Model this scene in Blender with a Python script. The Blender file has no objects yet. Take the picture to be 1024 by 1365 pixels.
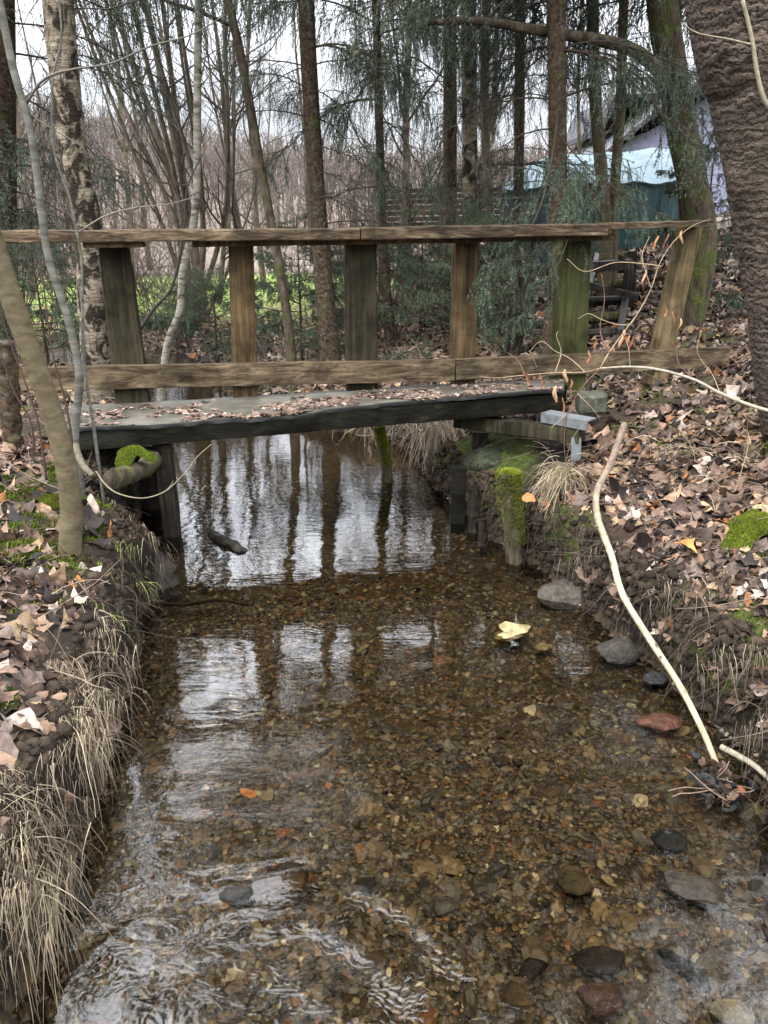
import bpy, math, random
import numpy as np
from mathutils import Vector, Matrix

C = bpy.context.scene
COL = C.collection
# ------------------------------------------------------------------ camera
PITCH = math.radians(21.4); HC = 1.77; FPX = 1025.0
cam = bpy.data.cameras.new("camera"); camo = bpy.data.objects.new("camera", cam); COL.objects.link(camo)
camo.location = (0, 0, HC); camo.rotation_euler = (math.radians(90) - PITCH, 0, 0)
cam.sensor_fit = 'VERTICAL'; cam.sensor_height = 24.0; cam.lens = 24.0 * FPX / 1365.0
cam.clip_start = 0.05; cam.clip_end = 1000
C.camera = camo
# ------------------------------------------------------------------ world, sun, exposure
SUN_EL, SUN_AZ = math.radians(52), math.radians(-140)
w = bpy.data.worlds.new("World"); C.world = w; w.use_nodes = True
nt = w.node_tree; nt.nodes.clear()
def wn(t, **k):
    n = nt.nodes.new(t)
    for a, b in k.items(): setattr(n, a, b)
    return n
sky = wn('ShaderNodeTexSky', sky_type='NISHITA', sun_disc=False, sun_elevation=SUN_EL, sun_rotation=SUN_AZ)
sky.air_density = 1.0; sky.dust_density = 3.0
tc = wn('ShaderNodeTexCoord'); sep = wn('ShaderNodeSeparateXYZ')
nt.links.new(tc.outputs['Generated'], sep.inputs[0])
mr = wn('ShaderNodeMapRange'); mr.interpolation_type = 'SMOOTHSTEP'; mr.inputs[1].default_value = 0.08; mr.inputs[2].default_value = 0.55
mr.inputs[3].default_value = 7.0; mr.inputs[4].default_value = 42.0
nt.links.new(sep.outputs[2], mr.inputs[0])
nz = wn('ShaderNodeTexNoise'); nz.inputs['Scale'].default_value = 2.2; nz.inputs['Detail'].default_value = 4
nt.links.new(tc.outputs['Generated'], nz.inputs['Vector'])
cr = wn('ShaderNodeMapRange'); cr.inputs[1].default_value = 0.35; cr.inputs[2].default_value = 0.65
cr.inputs[3].default_value = 0.86; cr.inputs[4].default_value = 1.12
nt.links.new(nz.outputs[0], cr.inputs[0])
mm = wn('ShaderNodeMath', operation='MULTIPLY'); nt.links.new(mr.outputs[0], mm.inputs[0]); nt.links.new(cr.outputs[0], mm.inputs[1])
cc = wn('ShaderNodeVectorMath', operation='SCALE'); cc.inputs[0].default_value = (0.935, 0.975, 1.045)
nt.links.new(mm.outputs[0], cc.inputs['Scale'])
mx = wn('ShaderNodeMixRGB'); mx.inputs[0].default_value = 0.93
nt.links.new(sky.outputs[0], mx.inputs[1]); nt.links.new(cc.outputs[0], mx.inputs[2])
bg = wn('ShaderNodeBackground'); bg.inputs[1].default_value = 0.10
out = wn('ShaderNodeOutputWorld')
nt.links.new(mx.outputs[0], bg.inputs[0]); nt.links.new(bg.outputs[0], out.inputs[0])
sl = bpy.data.lights.new("sun", 'SUN'); sl.energy = 2.4; sl.angle = math.radians(11); sl.color = (1.0, 0.97, 0.92)
so = bpy.data.objects.new("sun", sl); COL.objects.link(so)
_d = Vector((math.cos(SUN_EL) * math.sin(SUN_AZ), math.cos(SUN_EL) * math.cos(SUN_AZ), math.sin(SUN_EL)))
so.rotation_euler = _d.to_track_quat('Z', 'Y').to_euler(); so.location = (0, 0, 30)
C.view_settings.view_transform = 'Standard'; C.view_settings.look = 'None'
C.view_settings.exposure = 0.75; C.view_settings.gamma = 1.0
C.render.engine = 'CYCLES'
cy = C.cycles
cy.use_denoising = True; cy.max_bounces = 6; cy.diffuse_bounces = 3; cy.glossy_bounces = 3
cy.transmission_bounces = 4; cy.transparent_max_bounces = 12; cy.use_adaptive_sampling = True; cy.adaptive_threshold = 0.02
cy.caustics_reflective = False; cy.caustics_refractive = True; cy.sample_clamp_indirect = 4.0
try:
    cy.denoiser = 'OPENIMAGEDENOISE'; cy.denoising_input_passes = 'RGB_ALBEDO_NORMAL'; cy.denoising_prefilter = 'ACCURATE'
except Exception: pass

# ------------------------------------------------------------------ pixel -> world helpers (camera at 0,0,HC looking +Y)
cp, sp_ = math.cos(PITCH), math.sin(PITCH)
def ray(px, py):
    a = (px - 512) / FPX; b = -(py - 682.5) / FPX
    return np.array([a, cp + b * sp_, -sp_ + b * cp])
O3 = np.array([0, 0, HC])
def at(px, py, Y):
    d = ray(px, py); return O3 + d * (Y / d[1])
def atz(px, py, z=0.0):
    d = ray(px, py); return O3 + d * ((z - HC) / d[2])
def atline(px, py, A, B, off=0.0):
    """hit the vertical plane through plan points A,B, moved by off away from the camera"""
    A = np.array(A, float); B = np.array(B, float); e = (B - A) / np.linalg.norm(B - A)
    n = np.array([-e[1], e[0]])
    d = ray(px, py); t = ((A + n * off) @ n) / (d[:2] @ n)
    return O3 + d * t
# ------------------------------------------------------------------ numpy noise
def _hash(ix, iy, s):
    h = (ix * 374761393 + iy * 668265263 + s * 1442695041) & 0x7fffffff
    h = ((h ^ (h >> 13)) * 1274126177) & 0x7fffffff
    return ((h ^ (h >> 16)) & 0xffff) / 32767.5 - 1.0
def vnoise(x, y, s=0):
    x = np.asarray(x, float); y = np.asarray(y, float)
    ix = np.floor(x).astype(np.int64); iy = np.floor(y).astype(np.int64)
    fx = x - ix; fy = y - iy; fx = fx * fx * (3 - 2 * fx); fy = fy * fy * (3 - 2 * fy)
    a = _hash(ix, iy, s); b = _hash(ix + 1, iy, s); c = _hash(ix, iy + 1, s); d = _hash(ix + 1, iy + 1, s)
    return a + (b - a) * fx + (c - a) * fy + (a - b - c + d) * fx * fy
def fbm(x, y, s=0, o=4):
    r = 0; a = 0.5
    for i in range(o):
        r = r + a * vnoise(x, y, s + i * 17); x = np.asarray(x) * 2.03 + 3.1; y = np.asarray(y) * 2.03 - 1.7; a *= 0.5
    return r
# ------------------------------------------------------------------ mesh building
ORG = {}
def unit(v): v = np.asarray(v, float); return v / (np.linalg.norm(v, axis=-1, keepdims=True) + 1e-12)
class MB:
    def __init__(s): s.v = []; s.f = []; s.c = []; s.n = 0; s.m = []
    def add(s, v, f, col=(.5, .5, .5), mat=0):
        v = np.asarray(v, float).reshape(-1, 3)
        if not isinstance(f, (list, tuple)): f = [f]
        for ff in f:
            ff = np.asarray(ff, np.int64)
            if ff.size: s.f.append(ff + s.n); s.m.append(mat)
        c = np.asarray(col, float)
        if c.ndim == 1: c = np.tile(c, (len(v), 1))
        s.v.append(v); s.c.append(c); s.n += len(v); return s
    def mesh(s, name, mats, smooth=True, org=(0, 0, 0)):
        V = np.concatenate(s.v) - np.asarray(org, float); Cc = np.concatenate(s.c)
        me = bpy.data.meshes.new(name)
        me.vertices.add(len(V)); me.vertices.foreach_set('co', V.astype(np.float32).ravel())
        tot = np.concatenate([np.full(len(f), f.shape[1], np.int32) for f in s.f])
        idx = np.concatenate([f.ravel() for f in s.f]).astype(np.int32)
        mi = np.concatenate([np.full(len(f), m, np.int32) for f, m in zip(s.f, s.m)])
        st = np.concatenate([[0], np.cumsum(tot)[:-1]]).astype(np.int32)
        me.loops.add(len(idx)); me.loops.foreach_set('vertex_index', idx)
        me.polygons.add(len(tot)); me.polygons.foreach_set('loop_start', st); me.polygons.foreach_set('loop_total', tot)
        me.polygons.foreach_set('material_index', mi)
        me.polygons.foreach_set('use_smooth', np.full(len(tot), smooth, bool))
        me.update(calc_edges=True)
        ca = me.color_attributes.new('Col', 'FLOAT_COLOR', 'POINT')
        ca.data.foreach_set('color', np.concatenate([Cc, np.ones((len(Cc), 1))], 1).astype(np.float32).ravel())
        for m in (mats if isinstance(mats, (list, tuple)) else [mats]): me.materials.append(m)
        if smooth and me.materials[0].get('crisp'): me.set_sharp_from_angle(angle=math.radians(28))
        return me
    def build(s, name, mats, parent=None, smooth=True, label=None, cat=None, group=None, kind=None, org=None):
        if parent is not None: org = ORG[parent.name]
        elif org is None:
            V = np.concatenate(s.v); lo = V.min(0); hi = V.max(0)
            org = (0, 0, 0) if kind else ((lo[0] + hi[0]) / 2, (lo[1] + hi[1]) / 2, lo[2])
        org = np.array(org, float)
        o = bpy.data.objects.new(name, s.mesh(name, mats, smooth, org)); COL.objects.link(o)
        if parent is not None: o.parent = parent
        else: o.location = org
        ORG[o.name] = org
        tag(o, label, cat, group, kind); return o
def tag(o, label=None, cat=None, group=None, kind=None):
    if label: o['label'] = label
    if cat: o['category'] = cat
    if group: o['group'] = group
    if kind: o['kind'] = kind
    return o
def thing(name, label, cat, loc, group=None):
    o = bpy.data.objects.new(name, None); COL.objects.link(o); o.location = tuple(loc); o.empty_display_size = 0.1
    ORG[o.name] = np.array(loc, float); return tag(o, label, cat, group)
def tubes(P, R, k=5, flat=None):
    P = np.asarray(P, float); R = np.asarray(R, float); m, n, _ = P.shape
    T = unit(np.gradient(P, axis=1)); mean = unit(P[:, -1] - P[:, 0])
    a = np.zeros((m, 3)); a[np.arange(m), np.argmin(np.abs(mean), axis=1)] = 1
    U = unit(np.cross(T, a[:, None, :])); V = np.cross(T, U)
    th = np.arange(k) * 2 * math.pi / k
    ring = P[:, :, None, :] + R[:, :, None, None] * (np.cos(th)[None, None, :, None] * U[:, :, None, :] + np.sin(th)[None, None, :, None] * V[:, :, None, :])
    v = ring.reshape(-1, 3)
    base = (np.arange(m)[:, None, None] * n + np.arange(n - 1)[None, :, None]) * k
    j = np.arange(k)[None, None, :]; j2 = (j + 1) % k
    f = np.stack([base + j, base + j2, base + k + j2, base + k + j], -1).reshape(-1, 4)
    return v, f
def spline(pts, n):
    P = np.asarray(pts, float)
    if len(P) == 2: t = np.linspace(0, 1, n)[:, None]; return P[0] * (1 - t) + P[1] * t
    Q = np.vstack([2 * P[0] - P[1], P, 2 * P[-1] - P[-2]])
    seg = np.concatenate([[0], np.cumsum(np.linalg.norm(np.diff(P[:, :3], axis=0), axis=1))])
    u = np.linspace(0, seg[-1], n); out = []
    for x in u:
        i = min(max(np.searchsorted(seg, x) - 1, 0), len(P) - 2); t = (x - seg[i]) / (seg[i + 1] - seg[i] + 1e-9)
        p0, p1, p2, p3 = Q[i], Q[i + 1], Q[i + 2], Q[i + 3]
        out.append(.5 * ((2 * p1) + (-p0 + p2) * t + (2 * p0 - 5 * p1 + 4 * p2 - p3) * t * t + (-p0 + 3 * p1 - 3 * p2 + p3) * t ** 3))
    return np.array(out)
def limb(mb, pts, r0, r1, n=24, k=12, rough=0.0, seed=0, col=(.5, .5, .5), cap=True, flare=0, rpts=None, mat=0):
    """a single organic round limb with lumpy surface"""
    P = spline(pts, n); t = np.linspace(0, 1, n)
    R = (r0 + (r1 - r0) * t) if rpts is None else np.interp(t, np.linspace(0, 1, len(rpts)), rpts)
    if flare: R = R * (1 + flare * np.exp(-t * n * 0.35))
    v, f = tubes(P[None], R[None], k)
    if rough:
        rg = np.random.default_rng(seed); ctr = np.repeat(P, k, 0)
        th = np.tile(np.arange(k), n); row = np.repeat(np.arange(n), k)
        nn = fbm(np.cos(th * 2 * np.pi / k) * 1.3 + seed * 7.1, row * 0.35 + np.sin(th * 2 * np.pi / k) * 1.3, seed, 3)
        v = ctr + (v - ctr) * (1 + rough * nn[:, None] * 2)
    fs = [f]
    if cap:
        nv = len(v); v = np.vstack([v, P[0], P[-1]])
        j = np.arange(k); j2 = (j + 1) % k
        fs.append(np.stack([j2, j, np.full(k, nv)], -1)); fs.append(np.stack([(n - 1) * k + j, (n - 1) * k + j2, np.full(k, nv + 1)], -1))
    mb.add(v, fs, col, mat); return P, R
def board(mb, A, B, s, d, n=16, jit=0.002, ch=0.12, seed=0, col=(.5, .5, .5), taper=1.0, mat=0):
    """a weathered timber from A to B; s,d = half extents (vectors) of the section"""
    A = np.asarray(A, float); B = np.asarray(B, float); s = np.asarray(s, float); d = np.asarray(d, float)
    t = np.linspace(0, 1, n); P = A + (B - A) * t[:, None]; c = ch * min(np.linalg.norm(s), np.linalg.norm(d))
    ls, ld = np.linalg.norm(s), np.linalg.norm(d); cs, cd = 1 - c / ls, 1 - c / ld
    sec = [(1, -cd), (1, cd), (cs, 1), (-cs, 1), (-1, cd), (-1, -cd), (-cs, -1), (cs, -1)]
    rg = np.random.default_rng(seed); k = 8; V = []
    for i in range(n):
        q = 1 + (taper - 1) * t[i]
        for (a, b) in sec: V.append(P[i] + s * a * q + d * b * q)
    V = np.array(V); V += rg.normal(0, jit, V.shape) * np.repeat(rg.uniform(.3, 1, n), k)[:, None]
    base = np.arange(n - 1)[:, None] * k; j = np.arange(k)[None]; j2 = (j + 1) % k
    f = np.stack([base + j, base + j2, base + k + j2, base + k + j], -1).reshape(-1, 4)
    nv = len(V); V = np.vstack([V, P[0], P[-1]]); j = np.arange(k); j2 = (j + 1) % k
    f2 = np.vstack([np.stack([j2, j, np.full(k, nv)], -1), np.stack([(n - 1) * k + j, (n - 1) * k + j2, np.full(k, nv + 1)], -1)])
    mb.add(V, [f, f2], col, mat); return mb
_ico = None
def ico(sub=2):
    import bmesh
    bm = bmesh.new(); bmesh.ops.create_icosphere(bm, subdivisions=sub, radius=1)
    v = np.array([x.co[:] for x in bm.verts]); f = np.array([[q.index for q in p.verts] for p in bm.faces]); bm.free(); return v, f
def rock(mb, c, size, seed=0, sub=4, rough=.22, yaw=0, col=(.5, .5, .5), flat=0, mat=0):
    v, f = ico(sub); rg = np.random.default_rng(seed); o = rg.uniform(-50, 50, 3)
    for i in range(5):          # facets
        n = unit(rg.normal(size=3)); dd = v @ n; lim = rg.uniform(.55, .8); v = v - n * np.maximum(dd - lim, 0)[:, None] * .85
    r = 1 + rough * (fbm(v[:, 0] * 1.7 + o[0], v[:, 1] * 1.7 + v[:, 2] * 1.3 + o[1], seed, 4))
    v = v * r[:, None] * np.asarray(size); ca, sa = math.cos(yaw), math.sin(yaw)
    v = np.stack([v[:, 0] * ca - v[:, 1] * sa, v[:, 0] * sa + v[:, 1] * ca, v[:, 2]], -1) + np.asarray(c)
    mb.add(v, f, col, mat)
# ------------------------------------------------------------------ terrain functions
LY = [-4, 1.0, 1.24, 1.47, 1.86, 2.43, 3.12, 3.42, 3.72, 4.3, 4.9, 5.86, 7.0, 8.0, 9.5, 11.5, 13.0, 15]
LX = [-.85, -.86, -.86, -.89, -.93, -1.0, -1.13, -1.13, -1.42, -1.55, -1.55, -1.75, -2.3, -3.0, -4.4, -7.2, -12, -12]
RY = [-4, 1.0, 1.24, 1.93, 2.18, 2.39, 2.86, 3.58, 3.81, 4.3, 4.98, 5.7, 6.2, 6.6, 7.64, 8.3, 9.2, 10.5, 12, 13.2, 15]
RX = [.85, .86, .95, 1.24, 1.30, 1.25, 1.09, .89, .73, .58, .36, .27, .05, -.75, -1.5, -1.8, -2.4, -3.7, -5.6, -9, -12]
def xl(y): return np.interp(y, LY, LX)
def xr(y): return np.interp(y, RY, RX)
def sdist(x, y):
    j = .06 * fbm(x * 3, y * 3, 5) + .05 * fbm(x * 9, y * 9, 6, 3) + .028 * fbm(x * 26, y * 26, 7, 3)
    dl = xl(y) - x; dr = x - xr(y)
    return np.where(dl > dr, dl, dr) + j, dl > dr
def hgt(x, y):
    x = np.asarray(x, float); y = np.asarray(y, float)
    d, isl = sdist(x, y); dp = np.maximum(d, 0)
    topL = np.interp(y, [0, 2.5, 3.2, 3.9, 4.6, 6, 9, 13], [.38, .40, .42, .58, .52, .28, .22, .12])
    zL = topL * (1 - np.exp(-dp / .085)) + .05 * np.minimum(dp, 3)
    topR = np.interp(y, [0, 2, 3, 4, 5, 6, 8, 13], [.34, .36, .34, .28, .26, .2, .18, .12])
    sR = np.interp(y, [0, 2, 5, 7, 12, 20], [.30, .34, .30, .19, .32, .22])
    x0 = np.maximum(xr(y), -.8)
    zR = topR * (1 - np.exp(-dp / .11)) + 2.2 * (1 - np.exp(-sR * np.maximum(x - x0 + .03, 0) / 2.2)) * np.clip(dp / .12, 0, 1)
    z = np.where(isl, zL, zR)
    z = z + np.clip(dp * 6, 0, 1) * (.02 * fbm(x * 22, y * 22, 13, 3) + .05 * fbm(x * 2.2, y * 2.2, 9) + .035 * fbm(x * 8, y * 8, 11, 3))
    z = np.where(d > 0, np.maximum(z, .012 + dp * .02), z)
    hill = np.clip((y - 24) / 70, 0, 1); hill = hill * hill * (3 - 2 * hill)
    z = z + hill * np.clip(3.0 - .12 * x, 1.5, 11) * (1 + .12 * fbm(x * .06, y * .06, 3))
    dep = -(.05 + .075 * (1 - np.exp(np.minimum(d, 0) / .25)))
    dep = dep * np.interp(x, [-.6, .2, .9], [1.15, 1.0, .62]) + .018 * fbm(x * 5, y * 5, 21)
    k = np.clip(-d / .05, 0, 1)
    return np.where(d > 0, z, np.minimum(dep * k, .0))
# ------------------------------------------------------------------ materials
class NT:
    def __init__(s, name):
        s.m = bpy.data.materials.new(name); s.m.use_nodes = True; s.t = s.m.node_tree; s.t.nodes.clear()
        s.out = s.n('ShaderNodeOutputMaterial')
    def n(s, ty, ins=None, **k):
        q = s.t.nodes.new(ty)
        for a, b in k.items(): setattr(q, a, b)
        for a, b in (ins or {}).items():
            if isinstance(b, bpy.types.NodeSocket): s.t.links.new(b, q.inputs[a])
            else: q.inputs[a].default_value = b
        return q
    def math(s, op, a, b=0.0, c=None):
        i = {0: a, 1: b}
        if c is not None: i[2] = c
        return s.n('ShaderNodeMath', i, operation=op).outputs[0]
    def ramp(s, fac, stops):
        r = s.n('ShaderNodeValToRGB', {0: fac}); e = r.color_ramp.elements
        while len(e) < len(stops): e.new(0.5)
        for q, (p, c) in zip(e, stops): q.position = p; q.color = (*c, 1) if len(c) == 3 else c
        return r.outputs[0]
    def coords(s, scale=(1, 1, 1), kind='Object'):
        tcn = s.n('ShaderNodeTexCoord'); return s.n('ShaderNodeMapping', {0: tcn.outputs[kind], 3: scale}).outputs[0]
    def noise(s, vec, sc, det=4, rough=.55, dist=0.0):
        return s.n('ShaderNodeTexNoise', {'Vector': vec, 'Scale': sc, 'Detail': det, 'Roughness': rough, 'Distortion': dist}).outputs[0]
    def mix(s, f, a, b, mode='MIX'):
        return s.n('ShaderNodeMixRGB', {0: f, 1: a, 2: b}, blend_type=mode).outputs[0]
    def finish(s, col, rough=.8, height=None, bs=.4, bd=.01, spec=.3, **extra):
        i = {'Base Color': col, 'Roughness': rough, 'Specular IOR Level': spec}
        i.update(extra)
        if height is not None:
            i['Normal'] = s.n('ShaderNodeBump', {'Strength': bs, 'Distance': bd, 'Height': height}).outputs[0]
        p = s.n('ShaderNodeBsdfPrincipled', i); s.t.links.new(p.outputs[0], s.out.inputs[0]); return s.m
def c4(c): return (*c, 1)
def vcol_mat(name, rough=.75, nsc=30, amt=.45, bs=.3, bd=.004, spec=.3, **ex):
    s = NT(name); a = s.n('ShaderNodeVertexColor', layer_name='Col').outputs[0]
    n = s.noise(s.coords(), nsc, 5, .6)
    g = s.ramp(n, [(.3, (1 - amt,) * 3), (.7, (1 + amt * .35,) * 3)])
    return s.finish(s.mix(1.0, a, g, 'MULTIPLY'), rough, n, bs, bd, spec, **ex)
def bark_mat(name, dark, mid, light, scale=(1, 1, 1), sc=18, bs=.8, bd=.02, moss=0.0, bands=False, lichen=0, peel=0):
    s = NT(name); v = s.coords(scale)
    n1 = s.noise(v, sc, 6, .6, .4); n2 = s.noise(v, sc * 3.3, 5, .65, .2); n3 = s.noise(s.coords(), 3.0, 4)
    h = s.math('ADD', n1, s.math('MULTIPLY', n2, .5))
    col = s.ramp(n1, [(.34, dark), (.5, mid), (.68, light)])
    col = s.mix(s.math('MULTIPLY', n2, .7), col, c4(dark))
    if lichen:
        l = s.ramp(s.noise(s.coords(), 22, 5, .6), [(.56, (0, 0, 0)), (.64, (lichen,) * 3)])
        col = s.mix(l, col, (.16, .19, .15, 1))
    if moss:
        m = s.ramp(s.noise(s.coords(), 7, 6, .7), [(.62 - moss * .4, (0, 0, 0)), (.72 - moss * .3, (1, 1, 1))])
        mc = s.ramp(s.noise(s.coords(), 60, 3), [(.3, (.022, .028, .008)), (.7, (.085, .095, .025))])
        col = s.mix(m, col, mc)
    return s.finish(col, .9, h, bs, bd, .12)
def wood_mat(name, dark, mid, light, axis='X', green=0.0, bs=.5, wet=.8, sc=1.0):
    s = NT(name); st = {'X': (1.2, 26, 26), 'Z': (26, 26, 1.2), 'Y': (26, 1.2, 26)}[axis]
    v = s.coords(tuple(q * sc for q in st)); big = s.coords((3, 3, 3))
    warp = s.noise(big, 1.0, 2); n1 = s.noise(v, 1.0, 5, .65, .8); n2 = s.noise(v, 4.0, 4, .6)
    blot = s.noise(s.coords(), 5, 5, .6)
    col = s.ramp(n1, [(.3, dark), (.5, mid), (.72, light)])
    col = s.mix(s.math('MULTIPLY', s.math('GREATER_THAN', n2, .62), .55), col, c4(dark))
    b = s.ramp(blot, [(.38, (.45, .45, .45)), (.62, (1.1, 1.1, 1.1))]); col = s.mix(1.0, col, b, 'MULTIPLY')
    if green:
        g = s.ramp(s.noise(s.coords(), 4.3, 5, .65), [(.7 - .4 * green, (0, 0, 0)), (.85 - .35 * green, (.85,) * 3)])
        gc = s.mix(n1, (.020, .023, .008, 1), (.075, .080, .028, 1)); col = s.mix(g, col, gc)
    return s.finish(col, wet, s.math('ADD', n1, s.math('MULTIPLY', n2, .4)), bs, .014, .12)
M = {}
M['soil'] = None
def ground_mat():
    s = NT('ground'); a = s.n('ShaderNodeVertexColor', layer_name='Col').outputs[0]
    v = s.coords(); n = s.noise(v, 9, 8, .7); n2 = s.noise(v, 55, 6, .7)
    g = s.ramp(n, [(.3, (.5, .5, .5)), (.7, (1.45, 1.45, 1.45))]); col = s.mix(1.0, a, g, 'MULTIPLY')
    g2 = s.ramp(n2, [(.35, (.55, .55, .55)), (.66, (1.5, 1.45, 1.4))]); col = s.mix(1.0, col, g2, 'MULTIPLY')
    return s.finish(col, .85, s.math('ADD', n, s.math('MULTIPLY', n2, .5)), .9, .03, .15)
M['ground'] = ground_mat()
M['pebble'] = vcol_mat('pebble', .5, 60, .5, .3, .003, .5)
M['rock'] = vcol_mat('wet_rock', .62, 18, .75, 1.0, .03, .25)
M['leaf'] = vcol_mat('dead_leaf', .65, 45, .5, .5, .003, .22)
M['grass'] = vcol_mat('dry_grass', .7, 30, .3, .1, .001, .25)
M['moss'] = vcol_mat('moss', .9, 90, .5, .5, .004, .1)
M['needle'] = vcol_mat('spruce_needles', .6, 3, .35, 0, .001, .3)
M['twig'] = vcol_mat('twig_bark', .8, 50, .4, .2, .002, .2)
def cherry_mat():
    s = NT('cherry_bark'); v = s.coords((1, 1, 4.2)); w1 = s.noise(s.coords(), 6, 3)
    n1 = s.noise(v, 9, 6, .62, .5); n2 = s.noise(s.coords((1, 1, 2.5)), 42, 5, .6); n3 = s.noise(s.coords(), 2.2, 3)
    bands = s.n('ShaderNodeTexWave', {'Vector': s.coords(), 'Scale': 9.0, 'Distortion': 11.0, 'Detail': 5.0, 'Detail Scale': 2.0, 'Detail Roughness': .7}, bands_direction='Z').outputs[0]
    col = s.ramp(n1, [(.32, (.034, .024, .018)), (.5, (.100, .074, .057)), (.68, (.22, .17, .138))])
    crack = s.ramp(bands, [(.07, (.05,) * 3), (.26, (1, 1, 1))]); col = s.mix(.9, col, crack, 'MULTIPLY')
    col = s.mix(s.ramp(n2, [(.60, (0, 0, 0)), (.70, (.7,) * 3)]), col, (.30, .23, .20, 1))
    col = s.mix(s.ramp(n3, [(.45, (0, 0, 0)), (.75, (.5,) * 3)]), col, (.06, .05, .035, 1))
    h = s.math('ADD', s.math('ADD', s.math('MULTIPLY', bands, 1.1), n1), s.math('MULTIPLY', n2, .5)); return s.finish(col, .85, h, .9, .014, .15)
M['cherry'] = cherry_mat()
def birch_mat():
    s = NT('rough_birch_bark'); n1 = s.noise(s.coords((1, 1, 4.5)), 8, 5, .6, .3); n2 = s.noise(s.coords((1, 1, .7)), 9, 6, .68, .9); n3 = s.noise(s.coords((1, 1, 3)), 38, 4, .6)
    col = s.ramp(n1, [(.3, (.10, .076, .050)), (.5, (.19, .155, .108)), (.7, (.32, .28, .215))])
    col = s.mix(s.ramp(n2, [(.46, (1, 1, 1)), (.56, (0, 0, 0))]), col, (.020, .015, .011, 1))
    col = s.mix(s.ramp(n3, [(.58, (0, 0, 0)), (.68, (.75,) * 3)]), col, (.045, .033, .024, 1))
    return s.finish(col, .85, s.math('ADD', s.math('MULTIPLY', n2, 1.4), s.math('ADD', n1, s.math('MULTIPLY', n3, .5))), 1, .025, .12)
M['birch'] = birch_mat()
M['white_birch'] = bark_mat('thin_birch_bark', (.03, .025, .02), (.24, .22, .17), (.38, .355, .29), (1, 1, 3.5), 9, .3, .006)
M['smooth'] = bark_mat('smooth_olive_bark', (.06, .046, .026), (.105, .084, .05), (.15, .125, .08), (1, 1, 2.2), 14, .15, .004)
M['grey_bark'] = bark_mat('smooth_grey_bark', (.055, .053, .044), (.115, .112, .092), (.19, .19, .165), (1, 1, 4), 7, .3, .006, .06)
M['spruce_bark'] = bark_mat('spruce_bark', (.016, .011, .007), (.066, .044, .028), (.125, .088, .062), (1, 1, 1.2), 30, .8, .012, .12, lichen=.3)
M['brown_bark'] = bark_mat('brown_bark', (.022, .016, .011), (.075, .058, .040), (.14, .115, .085), (1, 1, .4), 25, .6, .012, .25)
M['mossy_bark'] = bark_mat('mossy_bark', (.018, .013, .009), (.065, .05, .034), (.13, .10, .07), (1, 1, .35), 22, .9, .025, .42)
M['far_bark'] = bark_mat('far_bark', (.05, .038, .028), (.13, .102, .078), (.22, .18, .14), (1, 1, .5), 12, .4, .01, .15)
M['wood_rail'] = wood_mat('weathered_rail', (.015, .010, .006), (.080, .056, .034), (.235, .175, .105), 'X', .12, .8)
M['wood_kick'] = wood_mat('weathered_plank', (.016, .011, .006), (.095, .068, .040), (.205, .155, .098), 'X', .15, .6)
M['wood_post'] = wood_mat('brown_post', (.022, .013, .006), (.080, .053, .025), (.135, .095, .048), 'Z', .12, .5)
M['wood_green'] = wood_mat('algae_post', (.008, .007, .004), (.026, .022, .012), (.052, .044, .025), 'Z', .25, .6)
M['wood_moss'] = wood_mat('moss_green_post', (.02, .019, .008), (.058, .060, .020), (.11, .115, .04), 'Z', .6, .5)
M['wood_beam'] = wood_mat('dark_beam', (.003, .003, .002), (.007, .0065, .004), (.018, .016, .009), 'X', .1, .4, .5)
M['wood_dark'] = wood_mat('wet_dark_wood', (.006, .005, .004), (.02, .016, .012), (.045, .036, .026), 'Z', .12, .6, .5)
M['wood_new'] = wood_mat('pale_brace_wood', (.06, .042, .02), (.15, .11, .055), (.24, .18, .10), 'Z', .15, .4)
def felt():
    s = NT('roofing_felt'); v = s.coords(); n = s.noise(v, 3.5, 6, .65); n2 = s.noise(v, 140, 3)
    col = s.ramp(n, [(.3, (.038, .034, .026)), (.5, (.080, .072, .056)), (.62, (.125, .115, .095)), (.75, (.07, .072, .035))])
    return s.finish(col, .55, s.math('ADD', s.math('MULTIPLY', n2, .3), n), .5, .008, .2)
M['felt'] = felt()
s = NT('black_felt_edge'); M['feltedge'] = s.finish(s.mix(s.noise(s.coords(), 20), (.005, .005, .005, 1), (.02, .02, .018, 1)), .6, s.noise(s.coords(), 40), .3, .004, .15)
s = NT('galvanised_metal'); n = s.noise(s.coords(), 25, 4); M['zinc'] = s.finish(s.ramp(n, [(.3, (.09, .10, .10)), (.7, (.17, .18, .18))]), .6, n, .2, .002, .3, Metallic=.3)
s = NT('concrete'); n = s.noise(s.coords(), 18, 7, .7); M['concrete'] = s.finish(s.ramp(n, [(.3, (.02, .022, .014)), (.5, (.055, .058, .04)), (.72, (.12, .12, .095))]), .9, n, .7, .02, .2)
for k_ in M:
    if k_.startswith('wood') or k_ in ('zinc', 'concrete'): M[k_]['crisp'] = 1
# ------------------------------------------------------------------ ground sheet
def axis(lo, hi, a, b, st, gr=1.06):
    c = list(np.arange(a, b, st)); q = st; x = c[-1]; r = []
    while x < hi: q = min(q * gr, 4); x += q; r.append(x)
    q = st; x = a; l = []
    while x > lo: q = min(q * gr, 4); x -= q; l.append(x)
    return np.array(l[::-1] + c + r)
gx = axis(-150, 150, -2.0, 2.3, .02); gy = axis(-4, 140, 1.0, 6.2, .022)
X, Y = np.meshgrid(gx, gy); Z = hgt(X, Y)
D, ISL = sdist(X, Y)
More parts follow.
